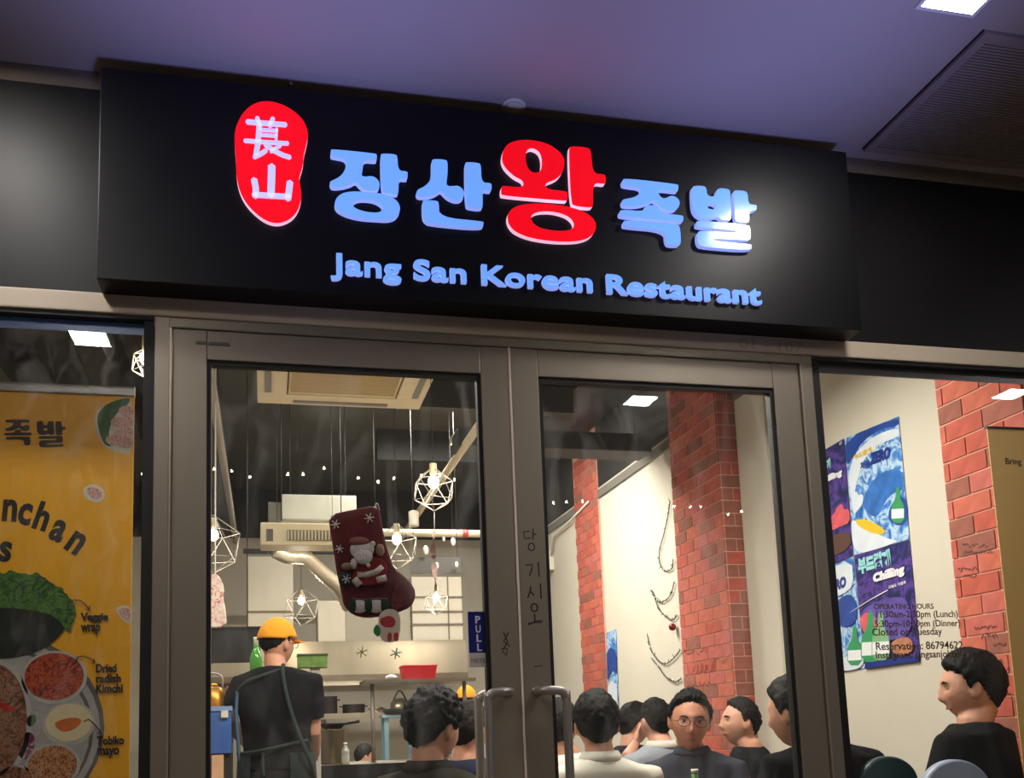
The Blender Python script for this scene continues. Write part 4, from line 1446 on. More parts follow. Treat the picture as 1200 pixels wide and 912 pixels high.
for f in ((0, 1, 2, 3), (3, 2, 4, 5), (0, 6, 7, 1), (1, 7, 8, 4, 2), (0, 3, 5, 9, 6), (6, 9, 8, 7)):
    bm.faces.new([vs_[i] for i in f])
finish('canopy', bm, M_INOX, kh)
box('edge_lip', a.x, b.x, KY - .012, KY, zb_ - .01, zb_ + .012, M_INOX, kh)
# back shelf with pots
shf = thing('wall_shelf', tuple(at(430, 838, 7.4)), 'steel shelf with dark pots on the kitchen wall under the hood', 'shelf')
a, b = at(370, 837, 7.4), at(520, 835, 7.4)
shz = (a.z + b.z) / 2
box('board', a.x, b.x + .3, 7.35, 7.75, shz - .03, shz, M_INOX, shf)
box('lip', a.x, b.x + .3, 7.34, 7.35, shz - .05, shz + .01, M_INOX, shf)
for x in (a.x + .1, b.x + .1):
    box('bracket', x, x + .03, 7.75, BY, shz - .12, shz, M_STEEL, shf)
M_POT = mat('blackened_pot', rgb(44, 38, 32), .5, .3)


def pot(name, px, py, Y, r, h, m, label, cat, lid=False, group=None):
    c = at(px, py, Y)
    t = thing(name, tuple(c), label, cat, group)
    lathe('body', [(r * .94, 0), (r, .01), (r, h), (r * 1.04, h + .006), (r * .97, h + .004), (r * .95, h * .2)], c, m, t, 24)
    if lid:
        lathe('lid', [(r * 1.02, h + .008), (r * .6, h + .03), (r * .1, h + .04)], c, m, t, 24)
        lathe('knob', [(.012, h + .04), (.02, h + .055), (.012, h + .065)], c, m, t, 12)
    for s in (-1, 1):
        tube('handle', [c + Vector((s * r * .95, 0, h * .8)), c + Vector((s * r * 1.25, 0, h * .84)), c + Vector((s * r * 1.25, .03, h * .84)), c + Vector((s * r * .95, .04, h * .8))], .007, m, t, 6)
    return t


def at_z(px, Y, z):
    p = at(px, 800, Y)
    return Vector((p.x, Y, z))


def pot_on(name, px, z, Y, r, h, m, label, cat, lid=False):
    c = at_z(px, Y, z)
    t = thing(name, tuple(c), label, cat)
    lathe('body', [(r * .94, 0), (r, .01), (r, h), (r * 1.04, h + .006), (r * .97, h + .004), (r * .95, h * .2)], c, m, t, 24)
    if lid:
        lathe('lid', [(r * 1.02, h + .008), (r * .6, h + .03), (r * .1, h + .04)], c, m, t, 24)
        lathe('knob', [(.012, h + .04), (.02, h + .055), (.012, h + .065)], c, m, t, 12)
    for s in (-1, 1):
        tube('handle', [c + Vector((s * r * .95, 0, h * .8)), c + Vector((s * r * 1.25, 0, h * .84)), c + Vector((s * r * 1.25, .03, h * .84)), c + Vector((s * r * .95, .04, h * .8))], .007, m, t, 6)
    return t


pot_on('stew_pot', 384, shz, 7.52, .10, .19, M_POT, 'tall blackened pot on the kitchen shelf beside the cook', 'pot')
pot_on('shallow_pan', 414, shz, 7.52, .12, .10, M_POT, 'low dark pan on the kitchen shelf, second from the cook', 'pan')
pot_on('steel_bowl', 441, shz, 7.52, .07, .06, M_INOX, 'small steel bowl on the kitchen shelf behind the steel post', 'bowl')
tg = thing('steel_kettle', tuple(at_z(468, 7.52, shz)), 'round steel kettle at the right end of the kitchen shelf', 'kettle')
lathe('body', [(.08, 0), (.11, .04), (.10, .11), (.05, .15), (.02, .16)], at_z(468, 7.52, shz), M_INOX, tg, 20)
tube('handle', curve_pts([at_z(468, 7.52, shz + .1) + Vector((-.09, 0, 0)), at_z(468, 7.52, shz + .24), at_z(468, 7.52, shz + .1) + Vector((.09, 0, 0))], 8), .01, M_POT, tg, 8)
# counter in front of the kitchen
cz = at(420, 896, 4.1).z
kc = thing('kitchen_counter', tuple(at_z(400, 4.3, 0)), 'black counter in front of the kitchen behind the cook', 'counter')
ca, cb = at(300, 896, 4.1).x, at(545, 896, 4.1).x
box('front_panel', ca, cb, 4.1, 4.14, 0, cz, mat('black_laminate', rgb(26, 26, 28), .35), kc)
box('worktop', ca, cb, 4.14, 4.75, cz - .04, cz, M_INOX, kc)
box('side_panel', ca, ca + .04, 4.14, 4.75, 0, cz - .04, M_DARK, kc)
box('side_panel', cb - .04, cb, 4.14, 4.75, 0, cz - .04, M_DARK, kc)
sp_ = thing('stock_pot', tuple(at_z(389, 4.45, cz)), 'large shiny stock pot on the counter right of the cook', 'pot')
c = at_z(389, 4.45, cz)
sh_ = at(389, 856, 4.45).z - cz
lathe('body', [(.092, 0), (.096, .01), (.096, sh_), (.099, sh_ + .006), (.09, sh_ + .003)], c, M_INOX, sp_, 28)
wk = thing('frying_pan', tuple(c + Vector((0, 0, sh_))), 'black frying pan lying on top of the stock pot', 'pan')
lathe('pan', [(.06, sh_ + .007), (.105, sh_ + .045), (.112, sh_ + .05), (.10, sh_ + .046), (.055, sh_ + .012)], c, M_POT, wk, 24)
tube('handle', [c + Vector((.10, 0, sh_ + .045)), c + Vector((.2, -.02, sh_ + .06))], [.009, .011], M_POT, wk, 8)
wb = thing('water_bottle', tuple(at_z(403.5, 4.22, cz)), 'small clear water bottle at the counter edge beside the stock pot', 'bottle')
c = at_z(403.5, 4.22, cz) + Vector((0, 0, 0))
lathe('body', [(.028, 0), (.03, .01), (.03, .06), (.026, .07), (.03, .08), (.028, .10), (.012, .13), (.012, .14)], c, mat('clear_bottle', rgb(170, 172, 165), .15), wb, 16)
lathe('cap', [(.014, .14), (.014, .155)], c, M_WHITE, wb, 12)
# steel pass shelf
hl_ = at_z(420, 6.75, zb_ + .04)  # lamp added inside the hood to brighten the kitchen below it
t = thing('added_hood_lamp', tuple(hl_), 'added long white lamp under the steel extractor hood', 'lamp')
box('housing', hl_.x - .5, hl_.x + .5, 6.71, 6.79, zb_ + .05, zb_ + .12, M_WHITE, t)
box('diffuser', hl_.x - .48, hl_.x + .48, 6.72, 6.78, zb_ + .044, zb_ + .05, MATS['lamp_diffuser'], t)
lamp('hood_fill_light', 'AREA', hl_ + Vector((0, 0, -.008)), 24, NEUT, (hl_.x, hl_.y + .25, 0), .95, .05)
pss = thing('pass_shelf', tuple(at_z(490, 4.45, cz)), 'steel pass shelf on two posts above the counter carrying the red basket', 'shelf')
pz = at(490, 796.5, 4.4).z
pa_, pb_ = at(430, 797, 4.4).x, at(550, 797, 4.4).x
box('board', pa_ - .03, pb_ + .03, 4.3, 4.66, pz - .025, pz, M_INOX, pss)
for px in (438, 547):
    x = at(px, 850, 4.4).x
    tube('post', [(x, 4.45, cz), (x, 4.45, pz - .02)], .016, M_STEEL, pss, 10)
rbk = thing('red_basket', tuple(at_z(490, 4.45, pz)), 'red plastic basket on the steel pass shelf', 'basket')
a, b = at_z(469, 4.45, pz), at_z(512, 4.45, pz)
M_REDP = mat('red_plastic', rgb(214, 40, 50), .35)
hb = at(490, 780.5, 4.4).z - pz
bm = bmesh.new()
x0, x1, y0, y1 = a.x + .012, b.x - .008, 4.38, 4.58
B1 = [bm.verts.new(v) for v in ((x0 + .015, y0 + .02, pz), (x1 - .015, y0 + .02, pz), (x1 - .015, y1 - .02, pz), (x0 + .015, y1 - .02, pz))]
T1 = [bm.verts.new(v) for v in ((x0, y0, pz + hb), (x1, y0, pz + hb), (x1, y1, pz + hb), (x0, y1, pz + hb))]
T2 = [bm.verts.new((v.co.x + (.006 if v.co.x < (x0 + x1) / 2 else -.006), v.co.y + (.006 if v.co.y < 4.48 else -.006), pz + hb)) for v in T1]
B2 = [bm.verts.new((v.co.x, v.co.y, pz + .006)) for v in B1]
bm.faces.new(B1[::-1])
bm.faces.new(B2)
for i in range(4):
    j = (i + 1) % 4
    bm.faces.new((B1[i], B1[j], T1[j], T1[i]))
    bm.faces.new((T1[i], T1[j], T2[j], T2[i]))
    bm.faces.new((T2[i], T2[j], B2[j], B2[i]))
finish('tub', bm, M_REDP, rbk)
tube('rim', [(x0, y0, pz + hb), (x1, y0, pz + hb), (x1, y1, pz + hb), (x0, y1, pz + hb), (x0, y0, pz + hb)], .006, M_REDP, rbk, 8)
cl = thing('folded_cloth', tuple(at_z(458, 4.45, pz)), 'crumpled pale cloth left of the red basket', 'cloth')
bm = bmesh.new()
bm_ell(bm, at_z(459, 4.45, pz + .02), (.05, .06, .022), None, 16, 10)
for v in bm.verts:
    v.co += Vector((0, 0, 1)) * noise.noise(v.co * 40) * .014
finish('cloth', bm, mat('pale_cloth', rgb(206, 200, 204), .9), cl, True)
# steel basin on a blue stand
bs = thing('steel_basin', tuple(at(466, 834, 6.0)), 'wide steel basin on a pale blue stand behind the curly-haired diner', 'basin')
c = at(466, 838, 6.0)
lathe('bowl', [(.10, 0), (.19, .05), (.20, .055), (.18, .05), (.09, .01)], c, M_INOX, bs, 28)
sb = thing('blue_stand', (c.x, 6, 0), 'pale blue metal stand under the steel basin', 'stand')
M_PBLUE = mat('pale_blue_metal', rgb(128, 164, 176), .4)
for sx in (-.12, .12):
    for sy in (-.1, .1):
        box('leg', c.x + sx - .02, c.x + sx + .02, 6 + sy - .02, 6 + sy + .02, 0, c.z - .025, M_PBLUE, sb)
box('top', c.x - .16, c.x + .16, 5.86, 6.14, c.z - .025, c.z - .001, M_PBLUE, sb)
# black board and hanging apron at the left
bb = thing('menu_board', tuple(at(270, 755, 4.6)), 'plain black board hung left of the yellow cap', 'board')
ybox('panel', 222, 736, 305, 775, 4.6, .03, mat('black_board', rgb(34, 33, 33), .5), bb)
bmF = bmesh.new()
for a_, b_, c_, d_ in ((221, 735, 306, 736.5), (221, 774.5, 306, 776)):
    a, b = at(a_, b_, 4.59), at(c_, d_, 4.59)
    bm_box(bmF, a.x, b.x, 4.59, 4.635, b.z, a.z)
finish('frame', bmF, M_DARK, bb)
for x in (240, 290):
    p = at(x, 736, 4.61)
    tube('hanger', [p, (p.x, p.y, ZC)], .004, M_DARK, bb, 6)
fa = thing('floral_apron', tuple(at(252, 705, 2.3)), 'white apron with pink flowers hanging at the left edge of the left door', 'apron')
M_FLOR = speckle_mat('pink_floral_cloth', rgb(232, 222, 200), [rgb(232, 222, 204), rgb(226, 170, 170), rgb(170, 50, 60)], 26, rough=.9)
ap_pts = [(250, 674), (256, 676), (262, 690), (260, 700), (263, 714), (265, 735), (236, 735), (237, 712), (243, 698), (241, 688), (246, 680)]
fill('cloth', [[at(x, y, 2.3) for x, y in ap_pts]], FRONT, (0, 2.3, 0), .014, M_FLOR, fa, 1, .006)
p = at(252, 676, 2.3)
tube('strap', [p + Vector((0, .006, -.01)), p + Vector((0, .01, .06)), (p.x, 2.31, ZC)], .004, M_WHITE, fa, 6)
# side station with crate and kettle
cs = thing('side_station', (0, 0, 0), 'dark side cabinet with pale front at the left door edge', 'cabinet')
Yc = 2.35
a, b = at(232, 884, Yc), at(271, 912, Yc)
cs.location = ((a.x + b.x) / 2, Yc + .2, 0)
box('carcass', a.x - .25, b.x - .004, Yc + .02, Yc + .42, 0, a.z, M_DARK, cs)
ybox('menu_card', 248, 885, 262, 915, Yc + .006, .012, mat('pale_wood_card', rgb(214, 172, 134), .6, var=.1), cs)
ybox('edge_strip', 238, 885, 243, 915, Yc + .006, .012, M_WHITE, cs)
crt = thing('blue_crate', ((a.x + b.x) / 2, Yc + .2, a.z), 'translucent blue plastic crate on the dark side cabinet', 'crate')
zt2 = at(250, 829, Yc).z
M_BLUEP = mat('blue_plastic', rgb(62, 104, 176), .3, var=.2, vscale=9)
bm = bmesh.new()
for q in ((a.x - .2, b.x, Yc, Yc + .012, a.z, zt2), (a.x - .2, b.x, Yc + .348, Yc + .36, a.z, zt2), (a.x - .2, a.x - .188, Yc + .012, Yc + .348, a.z, zt2), (b.x - .012, b.x, Yc + .012, Yc + .348, a.z, zt2), (a.x - .188, b.x - .012, Yc + .012, Yc + .348, a.z, a.z + .08)):
    bm_box(bm, *q)
finish('tub', bm, M_BLUEP, crt)
box('rim', a.x - .206, b.x + .006, Yc - .006, Yc + .0, zt2 - .02, zt2 + .004, mat('pale_blue_plastic', rgb(130, 160, 205), .3), crt)
box('latch', b.x - .05, b.x - .015, Yc - .014, Yc - .006, zt2 - .055, zt2 - .02, M_WHITE, crt)
kt = thing('brass_kettle', (0, 0, 0), 'old brass kettle sitting in the blue crate', 'kettle')
kc_ = at(249, 830, Yc + .12)
kc_ = Vector((kc_.x, Yc + .16, a.z + .081))
kt.location = kc_
M_BRASS = mat('worn_brass', rgb(186, 132, 52), .35, .8, var=.25, vscale=9)
KH = zt2 + .135 - kc_.z
kc_ = kc_ + Vector((0, 0, 0))
lathe('body', [(.05, 0), (.062, .02), (.066, KH - .10), (.05, KH - .03), (.03, KH - .02)], kc_, M_BRASS, kt, 24)
lathe('lid', [(.032, KH - .02), (.02, KH - .006), (.006, KH)], kc_, M_BRASS, kt, 16)
tube('handle', curve_pts([kc_ + Vector((-.05, 0, KH - .03)), kc_ + Vector((-.045, 0, KH + .03)), kc_ + Vector((0, 0, KH + .05)), kc_ + Vector((.045, 0, KH + .03)), kc_ + Vector((.05, 0, KH - .03))], 6), .005, M_STEEL, kt, 8)
tube('spout', [kc_ + Vector((.055, 0, KH - .11)), kc_ + Vector((.072, 0, KH - .06)), kc_ + Vector((.078, 0, KH - .02))], [.014, .01, .008], M_BRASS, kt, 10)
# narrow stand with big bottle behind the cook, green box on a white post
ns = thing('narrow_stand', (0, 0, 0), 'narrow grey stand hidden behind the cook, carrying the green bottle', 'stand')
NY = 3.25
p = at(300, 788, NY)
ns.location = (p.x, NY, 0)
box('post', p.x - .03, p.x + .03, NY - .03, NY + .03, .03, p.z - .02, M_DARK, ns)
box('foot', p.x - .12, p.x + .12, NY - .12, NY + .12, 0, .03, M_DARK, ns)
box('top', p.x - .06, p.x + .06, NY - .06, NY + .06, p.z - .02, p.z, M_DARK, ns)
gb = thing('green_bottle', tuple((p.x, NY, p.z)), 'large green glass bottle with white neck above the cook\'s left shoulder', 'bottle')
hb_ = at(302, 747, NY).z - p.z
M_GGL = mat('green_bottle_glass', rgb(74, 150, 60), .12, var=.1, coat=.5)
lathe('body', [(.034, 0), (.038, .008), (.038, hb_ * .36), (.032, hb_ * .5), (.017, hb_ * .72)], (p.x, NY, p.z), M_GGL, gb, 24)
lathe('neck', [(.017, hb_ * .72), (.014, hb_ * .9), (.016, hb_ * .93), (.016, hb_)], (p.x, NY, p.z), mat('pale_green_cap', rgb(200, 214, 190), .4), gb, 20)
wpst = thing('white_dispenser', (0, 0, 0), 'slim white dispenser post just right of the cook\'s cap', 'dispenser')
p = at(369, 783, 3.4)
wpst.location = (p.x, 3.4, 0)
box('post', p.x - .028, p.x + .03, 3.37, 3.43, .03, p.z, mat('pale_post', rgb(200, 194, 182), .5), wpst, .004)
box('foot', p.x - .12, p.x + .12, 3.28, 3.52, 0, .03, M_WHITE, wpst)
gx = thing('green_box', (p.x, 3.4, p.z), 'long green paper box on the white post in front of the cook\'s face', 'box')
a, b = at(349, 767, 3.34), at(384, 781, 3.34)
box('carton', a.x, b.x, 3.34, 3.46, p.z, a.z, mat('green_carton', rgb(120, 158, 78), .5, var=.25, vscale=20), gx, .003)
box('lid', a.x - .003, b.x + .003, 3.335, 3.465, a.z - .012, a.z + .002, mat('dark_green_carton', rgb(56, 78, 44), .5), gx)
# dark hanging rack at the right of the kitchen with paper ornaments
hr = thing('hanging_rack', tuple(at(512, 660, 4.7)), 'dark board hung from the ceiling with small white paper ornaments', 'rack')
ybox('board', 481, 653, 540, 672, 4.7, .03, mat('dark_grey_board', rgb(92, 90, 84), .6), hr)
for x in (485, 536):
    p = at(x, 654, 4.715)
    tube('hanger', [p, (p.x, p.y, ZC)], .002, M_DARK, hr, 6)
for x, y, r in ((499, 645, .04), (512, 663, .028), (535, 662, .026), (531, 635, .035), (520, 632, .02)):
    c = at(x, y, 4.66)
    ell('ornament', c, (r * .55, .008, r), M_WHITE, hr, None, 12, 8)
ps_ = thing('twisted_streamer', tuple(at(509, 655, 2.1)), 'pink and grey twisted paper streamer under the wire cage pendant', 'streamer')
bm = bmesh.new()
prev = None
for k in range(24):
    t = k / 23
    c = at(509 - 1.5 * math.sin(t * 5), 621 + 72 * t, 2.1)
    a = t * 9
    d = Vector((math.cos(a), math.sin(a), 0)) * (.006 + .016 * math.sin(math.pi * t) + .006 * math.sin(t * 16))
    pr = (bm.verts.new(c - d), bm.verts.new(c + d))
    if prev:
        bm.faces.new((prev[0], prev[1], pr[1], pr[0]))
    prev = pr
bmesh.ops.solidify(bm, geom=list(bm.faces), thickness=.002)
finish('ribbon', bm, mat('pink_grey_paper', rgb(196, 166, 156), .7, var=.2, vscale=20), ps_, True)
tube('string', [at(509, 622, 2.1), at(509, 600, 2.1)], .0015, M_WHITE, ps_, 5)
wc = thing('white_cylinder_spot', tuple(at(485, 609, 2.7)), 'white cylinder spotlight hanging on a cable between the pendants', 'lamp')
p = at(485, 617, 2.7)
hz_ = at(485, 600, 2.7).z - p.z
lathe('can', [(.028, 0), (.03, .003), (.03, hz_), (.012, hz_ + .008)], p, M_WHITE, wc, 20)
tube('cable', [p + Vector((0, 0, hz_)), (p.x, p.y, ZC)], .0018, M_DARK, wc, 6)


# ------------------------------------------------------------------ people
def sstep(a, b, x):
    t = np.clip((x - a) / (b - a), 0, 1)
    return t * t * (3 - 2 * t)


def head_grid(nu, nv):
    """Points of a head (origin at its centre, x right, y forward, z up) plus their unit directions."""
    U = []
    for j in range(nv + 1):
        th = math.pi * j / nv
        for i in range(nu):
            ph = 2 * math.pi * i / nu
            U.append((math.sin(th) * math.sin(ph), math.sin(th) * math.cos(ph), math.cos(th)))
    U = np.array(U)
    ux, uy, uz = U[:, 0], U[:, 1], U[:, 2]
    x = .074 * ux
    y = .096 * uy
    z = .118 * uz
    t = np.clip(-uz, 0, 1)
    x *= 1 - .30 * t ** 1.6
    y = np.where(uy < 0, y * (1 - .42 * t ** 1.2), y * (1 - .05 * t))
    y = np.where((uy < 0) & (uz > 0), y * 1.05, y)
    x *= 1 + .06 * np.exp(-((z - .05) / .05) ** 2) * (uy < .5)
    fr = (uy > .2).astype(float)
    g = lambda a, s: np.exp(-(a / s) ** 2)
    ax = np.abs(x)
    y += fr * (.021 * g(x, .011) * g(z + .030, .015) + .012 * g(x, .010) * g(z + .004, .022))
    y += fr * .006 * g(ax - .012, .008) * g(z + .036, .008)
    y -= fr * .009 * g(ax - .032, .017) * g(z - .006, .013)
    y += fr * .005 * g(z - .030, .011) * g(x, .045)
    y += fr * .007 * g(x, .022) * (g(z + .060, .007) + g(z + .074, .007))
    y -= fr * .003 * g(x, .025) * g(z + .067, .003)
    y += fr * .009 * g(x, .022) * g(z + .102, .016)
    y += fr * .004 * g(ax - .045, .018) * g(z + .02, .022)
    return U, np.stack([x, y, z], 1)


def grid_faces(nu, nv):
    F = []
    for j in range(nv):
        for i in range(nu):
            F.append((j * nu + i, (j + 1) * nu + i, (j + 1) * nu + (i + 1) % nu, j * nu + (i + 1) % nu))
    return F


def bm_add(bm, P, F, M=None):
    V = [bm.verts.new((M @ Vector(p)) if M is not None else p) for p in P]
    for f in F:
        vv = [V[i] for i in f]
        if len({tuple(round(c, 6) for c in v.co) for v in vv}) >= 3:
            try:
                bm.faces.new(vv)
            except ValueError:
                pass


def bm_loft(bm, secs, n=24, M=None):
    """secs: (cx, cy, z, half width, half depth) stacked ellipses (superelliptic a little)."""
    rings = []
    for cx, cy, z, a, b in secs:
        R = []
        for k in range(n):
            t = 2 * math.pi * k / n
            c, s = math.cos(t), math.sin(t)
            e = .86
            R.append(bm.verts.new((cx + a * math.copysign(abs(c) ** e, c), cy + b * math.copysign(abs(s) ** e, s), z)))
        rings.append(R)
    for p, q in zip(rings, rings[1:]):
        for k in range(n):
            bm.faces.new((p[k], p[(k + 1) % n], q[(k + 1) % n], q[k]))
    bm.faces.new(rings[0][::-1])
    bm.faces.new(rings[-1])


def remesh(bm, voxel, smooth=2, fold=0., fscale=9.):
    bmesh.ops.triangulate(bm, faces=list(bm.faces))
    bmesh.ops.recalc_face_normals(bm, faces=bm.faces)
    me = bpy.data.meshes.new('r')
    bm.to_mesh(me)
    bm.free()
    o = bpy.data.objects.new('r', me)
    COL.objects.link(o)
    m = o.modifiers.new('r', 'REMESH')
    m.mode = 'VOXEL'
    m.voxel_size = voxel
    s = o.modifiers.new('s', 'SMOOTH')
    s.factor = .5
    s.iterations = smooth
    dg = bpy.context.evaluated_depsgraph_get()
    r = bpy.data.meshes.new_from_object(o.evaluated_get(dg))
    bpy.data.objects.remove(o)
    bpy.data.meshes.remove(me)
    if fold:
        n = len(r.vertices)
        a = np.empty(n * 3)
        r.vertices.foreach_get('co', a)
        nn = np.empty(n * 3)
        r.vertices.foreach_get('normal', nn)
        a, nn = a.reshape(-1, 3), nn.reshape(-1, 3)
        d = np.array([noise.noise(Vector((p[0] * fscale, p[1] * fscale, p[2] * fscale * .6))) + .5 * noise.noise(Vector((p[0] * fscale * 2.3, p[1] * fscale * 2.3, p[2] * fscale * 1.2))) for p in a])
        a += nn * (d * fold)[:, None]
        r.vertices.foreach_set('co', a.ravel())
    for p in r.polygons:
        p.use_smooth = True
    return r


def hand_into(bm, wrist, d, thumb, curl=.5, sc=1.):
    """Palm, four fingers and a thumb. d: direction of the forearm, thumb: side the thumb is on."""
    d = Vector(d).normalized()
    s = (Vector(thumb) - d * Vector(thumb).dot(d)).normalized()
    n = d.cross(s)                                            # towards the back of the hand for a right hand
    w = Vector(wrist)
    R = Matrix((s, d, n)).transposed()
    bm_ell(bm, w + d * .045 * sc, (.041 * sc, .052 * sc, .016 * sc), R, 14, 10)
    for k, (off, ln) in enumerate(((.030, .072), (.010, .080), (-.011, .074), (-.030, .058))):
        p = w + d * .082 * sc + s * off * sc
        P = [p - d * .02]
        dr = d.copy()
        for q in range(3):
            P.append(p.copy())
            dr = (dr - n * curl * (.45 + .25 * q)).normalized()
            p = p + dr * ln * sc * (.42, .32, .26)[q]
        P.append(p)
        bm_tube(bm, P, [.009, .0092, .0085, .008, .0065], 8)
    t0 = w + d * .025 * sc + s * .03 * sc
    t1 = t0 + (s * .75 + d * .65).normalized() * .035 * sc
    t2 = t1 + (s * .3 + d * .9 - n * .3).normalized() * .030 * sc
    bm_tube(bm, [w + d * .015 * sc, t0, t1, t2], [.014, .013, .011, .008], 8)


HAIR = {
    'short': dict(thick=.016, n=.004, f=55, hl=[.66, .60, .44, .02, .16, -.30, -.62]),
    'curly': dict(thick=.030, n=.013, f=42, hl=[.58, .52, .38, -.12, .05, -.40, -.70]),
    'full': dict(thick=.024, n=.005, f=40, hl=[.58, .52, .36, -.12, .08, -.38, -.72]),
    'thin': dict(thick=.014, n=.004, f=48, hl=[.66, .60, .44, .0, .12, -.36, -.66]),
    'crop': dict(thick=.018, n=.007, f=70, hl=[.70, .62, .44, -.05, .14, -.28, -.56]),
    'undercap': dict(thick=.009, n=.002, f=60, hl=[.9, .85, .6, -.1, .1, -.22, -.42]),
}
UP = Vector((0, 0, 1))


def person(label, top, Y, yaw, head_yaw=None, nod=0., roll=0., hair='short', shirt=None, skin=None, sleeve='short', pose='sit', lean=.0, arms=None, size=1., collar=None, face=True, glasses=None, hands=True, hair_mat=None, group=None, wide=1., trousers=None, shoulder_drop=0., shift=(0, 0)):
    """top = picture point of the crown; Y = depth; yaw = turn of the body in degrees (0 faces into the room, + turns left)."""
    head_yaw = yaw if head_yaw is None else head_yaw
    skin = skin or M_SKIN
    T = at(top[0], top[1], Y)
    hs = size
    Hd = HAIR[hair]
    hc = Vector((T.x, T.y, T.z - (.118 + Hd['thick'] * .8) * hs))           # head centre
    root = thing('person', (T.x, T.y, 0), label, 'person', group)
    By = Matrix.Rotation(math.radians(yaw), 4, 'Z')
    # body frame: origin on the floor under the neck base
    ln = Matrix.Rotation(-lean, 4, 'X')
    Hm = Matrix.Translation(hc) @ Matrix.Rotation(math.radians(head_yaw), 4, 'Z') @ Matrix.Rotation(-math.radians(nod), 4, 'X') @ Matrix.Rotation(math.radians(roll), 4, 'Y') @ Matrix.Scale(hs, 4)
    nb = hc + (By @ Vector((0, -.034, -.116 * hs)))           # base of the neck
    nb += Vector((shift[0], shift[1], 0))
    B = Matrix.Translation(nb) @ By @ ln
    loc = lambda x, y, z: B @ Vector((x, y, z))
    hip = .50 if pose == 'sit' else .93
    th = nb.z - hip                                                         # neck base to hip
    sd = -.052 - shoulder_drop
    W = wide
    secs = [(0, 0, .03, .058, .060), (0, -.004, -.005, .075, .068), (0, -.008, -.028, .130 * W, .082), (0, -.008, sd - .006, .180 * W, .094), (0, -.004, -.14, .190 * W, .108), (0, .0, -.22, .185 * W, .118), (0, .004, -.34, .166 * W, .114), (0, .006, -.45, .156 * W, .110), (0, .0, -th + .04, .172 * W, .118), (0, -.0, -th - .05, .165 * W, .118)]
    # ---- skin body
    bm = bmesh.new()
    U, P = head_grid(56, 40)
    bm_add(bm, P, grid_faces(56, 40), Hm)
    for s in (-1, 1):
        ear = Hm @ Matrix.Translation((s * .076, -.006, -.004)) @ Matrix.Rotation(s * .35, 4, 'Z') @ Matrix.Diagonal((.012, .022, .034, 1))
        bmesh.ops.create_uvsphere(bm, u_segments=12, v_segments=10, radius=1, matrix=ear)
    bm_tube(bm, [loc(0, -.01, -.06), loc(0, -.006, 0), Hm @ Vector((0, -.022, -.075)), Hm @ Vector((0, -.012, -.03))], [.070, .060, .055, .050], 16)
    bmT = bmesh.new()
    bm_loft(bmT, [(cx, cy, z, a * .9, b * .9) for cx, cy, z, a, b in secs[2:]])
    for v in bmT.verts:
        v.co = B @ v.co
    tm = bpy.data.meshes.new('t')
    bmT.to_mesh(tm)
    bmT.free()
    bm.from_mesh(tm)
    bpy.data.meshes.remove(tm)
    shl = {}
    arms = arms or {}
    for s in (-1, 1):
        S = loc(s * .182 * W, -.004, sd - .035)
        a = arms.get(s)
        if a:
            E_, Wr, hd_, tb = a
        else:
            E_ = loc(s * .235 * W, .06, -.34)
            Wr = loc(s * .15, .28, -.40)
            if Wr.z < .79:
                Wr.z = .79
            hd_ = (By @ Vector((-s * .5, .85, -.05))).normalized()
            tb = By @ Vector((-s * .6, -.1, .7))
        shl[s] = (S, E_, Wr, hd_)
        bm_tube(bm, [S, S.lerp(E_, .5), E_, E_.lerp(Wr, .3), Wr, Wr + Vector(hd_) * .02], [.044, .046, .041, .042, .028, .027], 12)
        if hands:
            hand_into(bm, Wr + Vector(hd_) * .008, hd_, tb, .45, hs)
    body = remesh(bm, .0058 if face else .0075, 2)
    body.name = 'body'
    link_mesh('body', body, skin, root)
    # ---- hair
    U, P = head_grid(96, 64)
    az = np.degrees(np.arctan2(np.abs(U[:, 0]), U[:, 1]))
    hl = np.interp(az, [0, 40, 70, 84, 98, 125, 180], Hd['hl'])
    hl = hl + np.array([.055 * noise.noise(Vector(u) * 9) + .03 * noise.noise(Vector(u) * 22) for u in U])
    m = sstep(-.03, .16, U[:, 2] - hl)
    ns = np.array([noise.noise(Vector(u) * Hd['f'] * .12) + .6 * noise.noise(Vector(u) * Hd['f'] * .3) + .35 * noise.noise(Vector((u[0] * 30, u[1] * 30, u[2] * 8))) for u in U])
    off = -.006 + m * (Hd['thick'] * (.62 + .5 * np.clip(U[:, 2], 0, 1)) + .006 + Hd['n'] * ns)
    nr = U * np.array([1 / .074, 1 / .096, 1 / .118])
    nr /= np.linalg.norm(nr, axis=1)[:, None]
    Q = P + nr * off[:, None]
    bm = bmesh.new()
    bm_add(bm, Q, grid_faces(96, 64), Hm)
    bm.verts.ensure_lookup_table()
    kill = [v for v, k in zip(bm.verts, off < -.0055) if k]
    bmesh.ops.delete(bm, geom=kill, context='VERTS')
    finish('hair', bm, hair_mat or M_HAIR, root, True)
    # ---- face details
    hp = lambda x, y, z: Hm @ Vector((x, y, z))
    if face:
        Rm = Hm.to_3x3().normalized()
        for s in (-1, 1):
            e = ell('eye', hp(s * .031, .0775, .006), (.0125 * hs, .006 * hs, .0052 * hs), M_EYE, root, Rm, 12, 8)
            ell('iris', hp(s * .031, .0822, .006), (.0052 * hs, .0022 * hs, .0050 * hs), M_IRIS, e, Rm, 10, 6)
            tube('eyebrow', [hp(s * .016, .0925, .0235), hp(s * .032, .0885, .028), hp(s * .048, .078, .024)], [.0028, .0034, .002], M_HAIR, root, 6)
            tube('eyelid', [hp(s * .019, .0825, .0085), hp(s * .031, .0842, .0118), hp(s * .044, .076, .008)], [.0012, .0018, .0012], M_HAIR, e, 5)
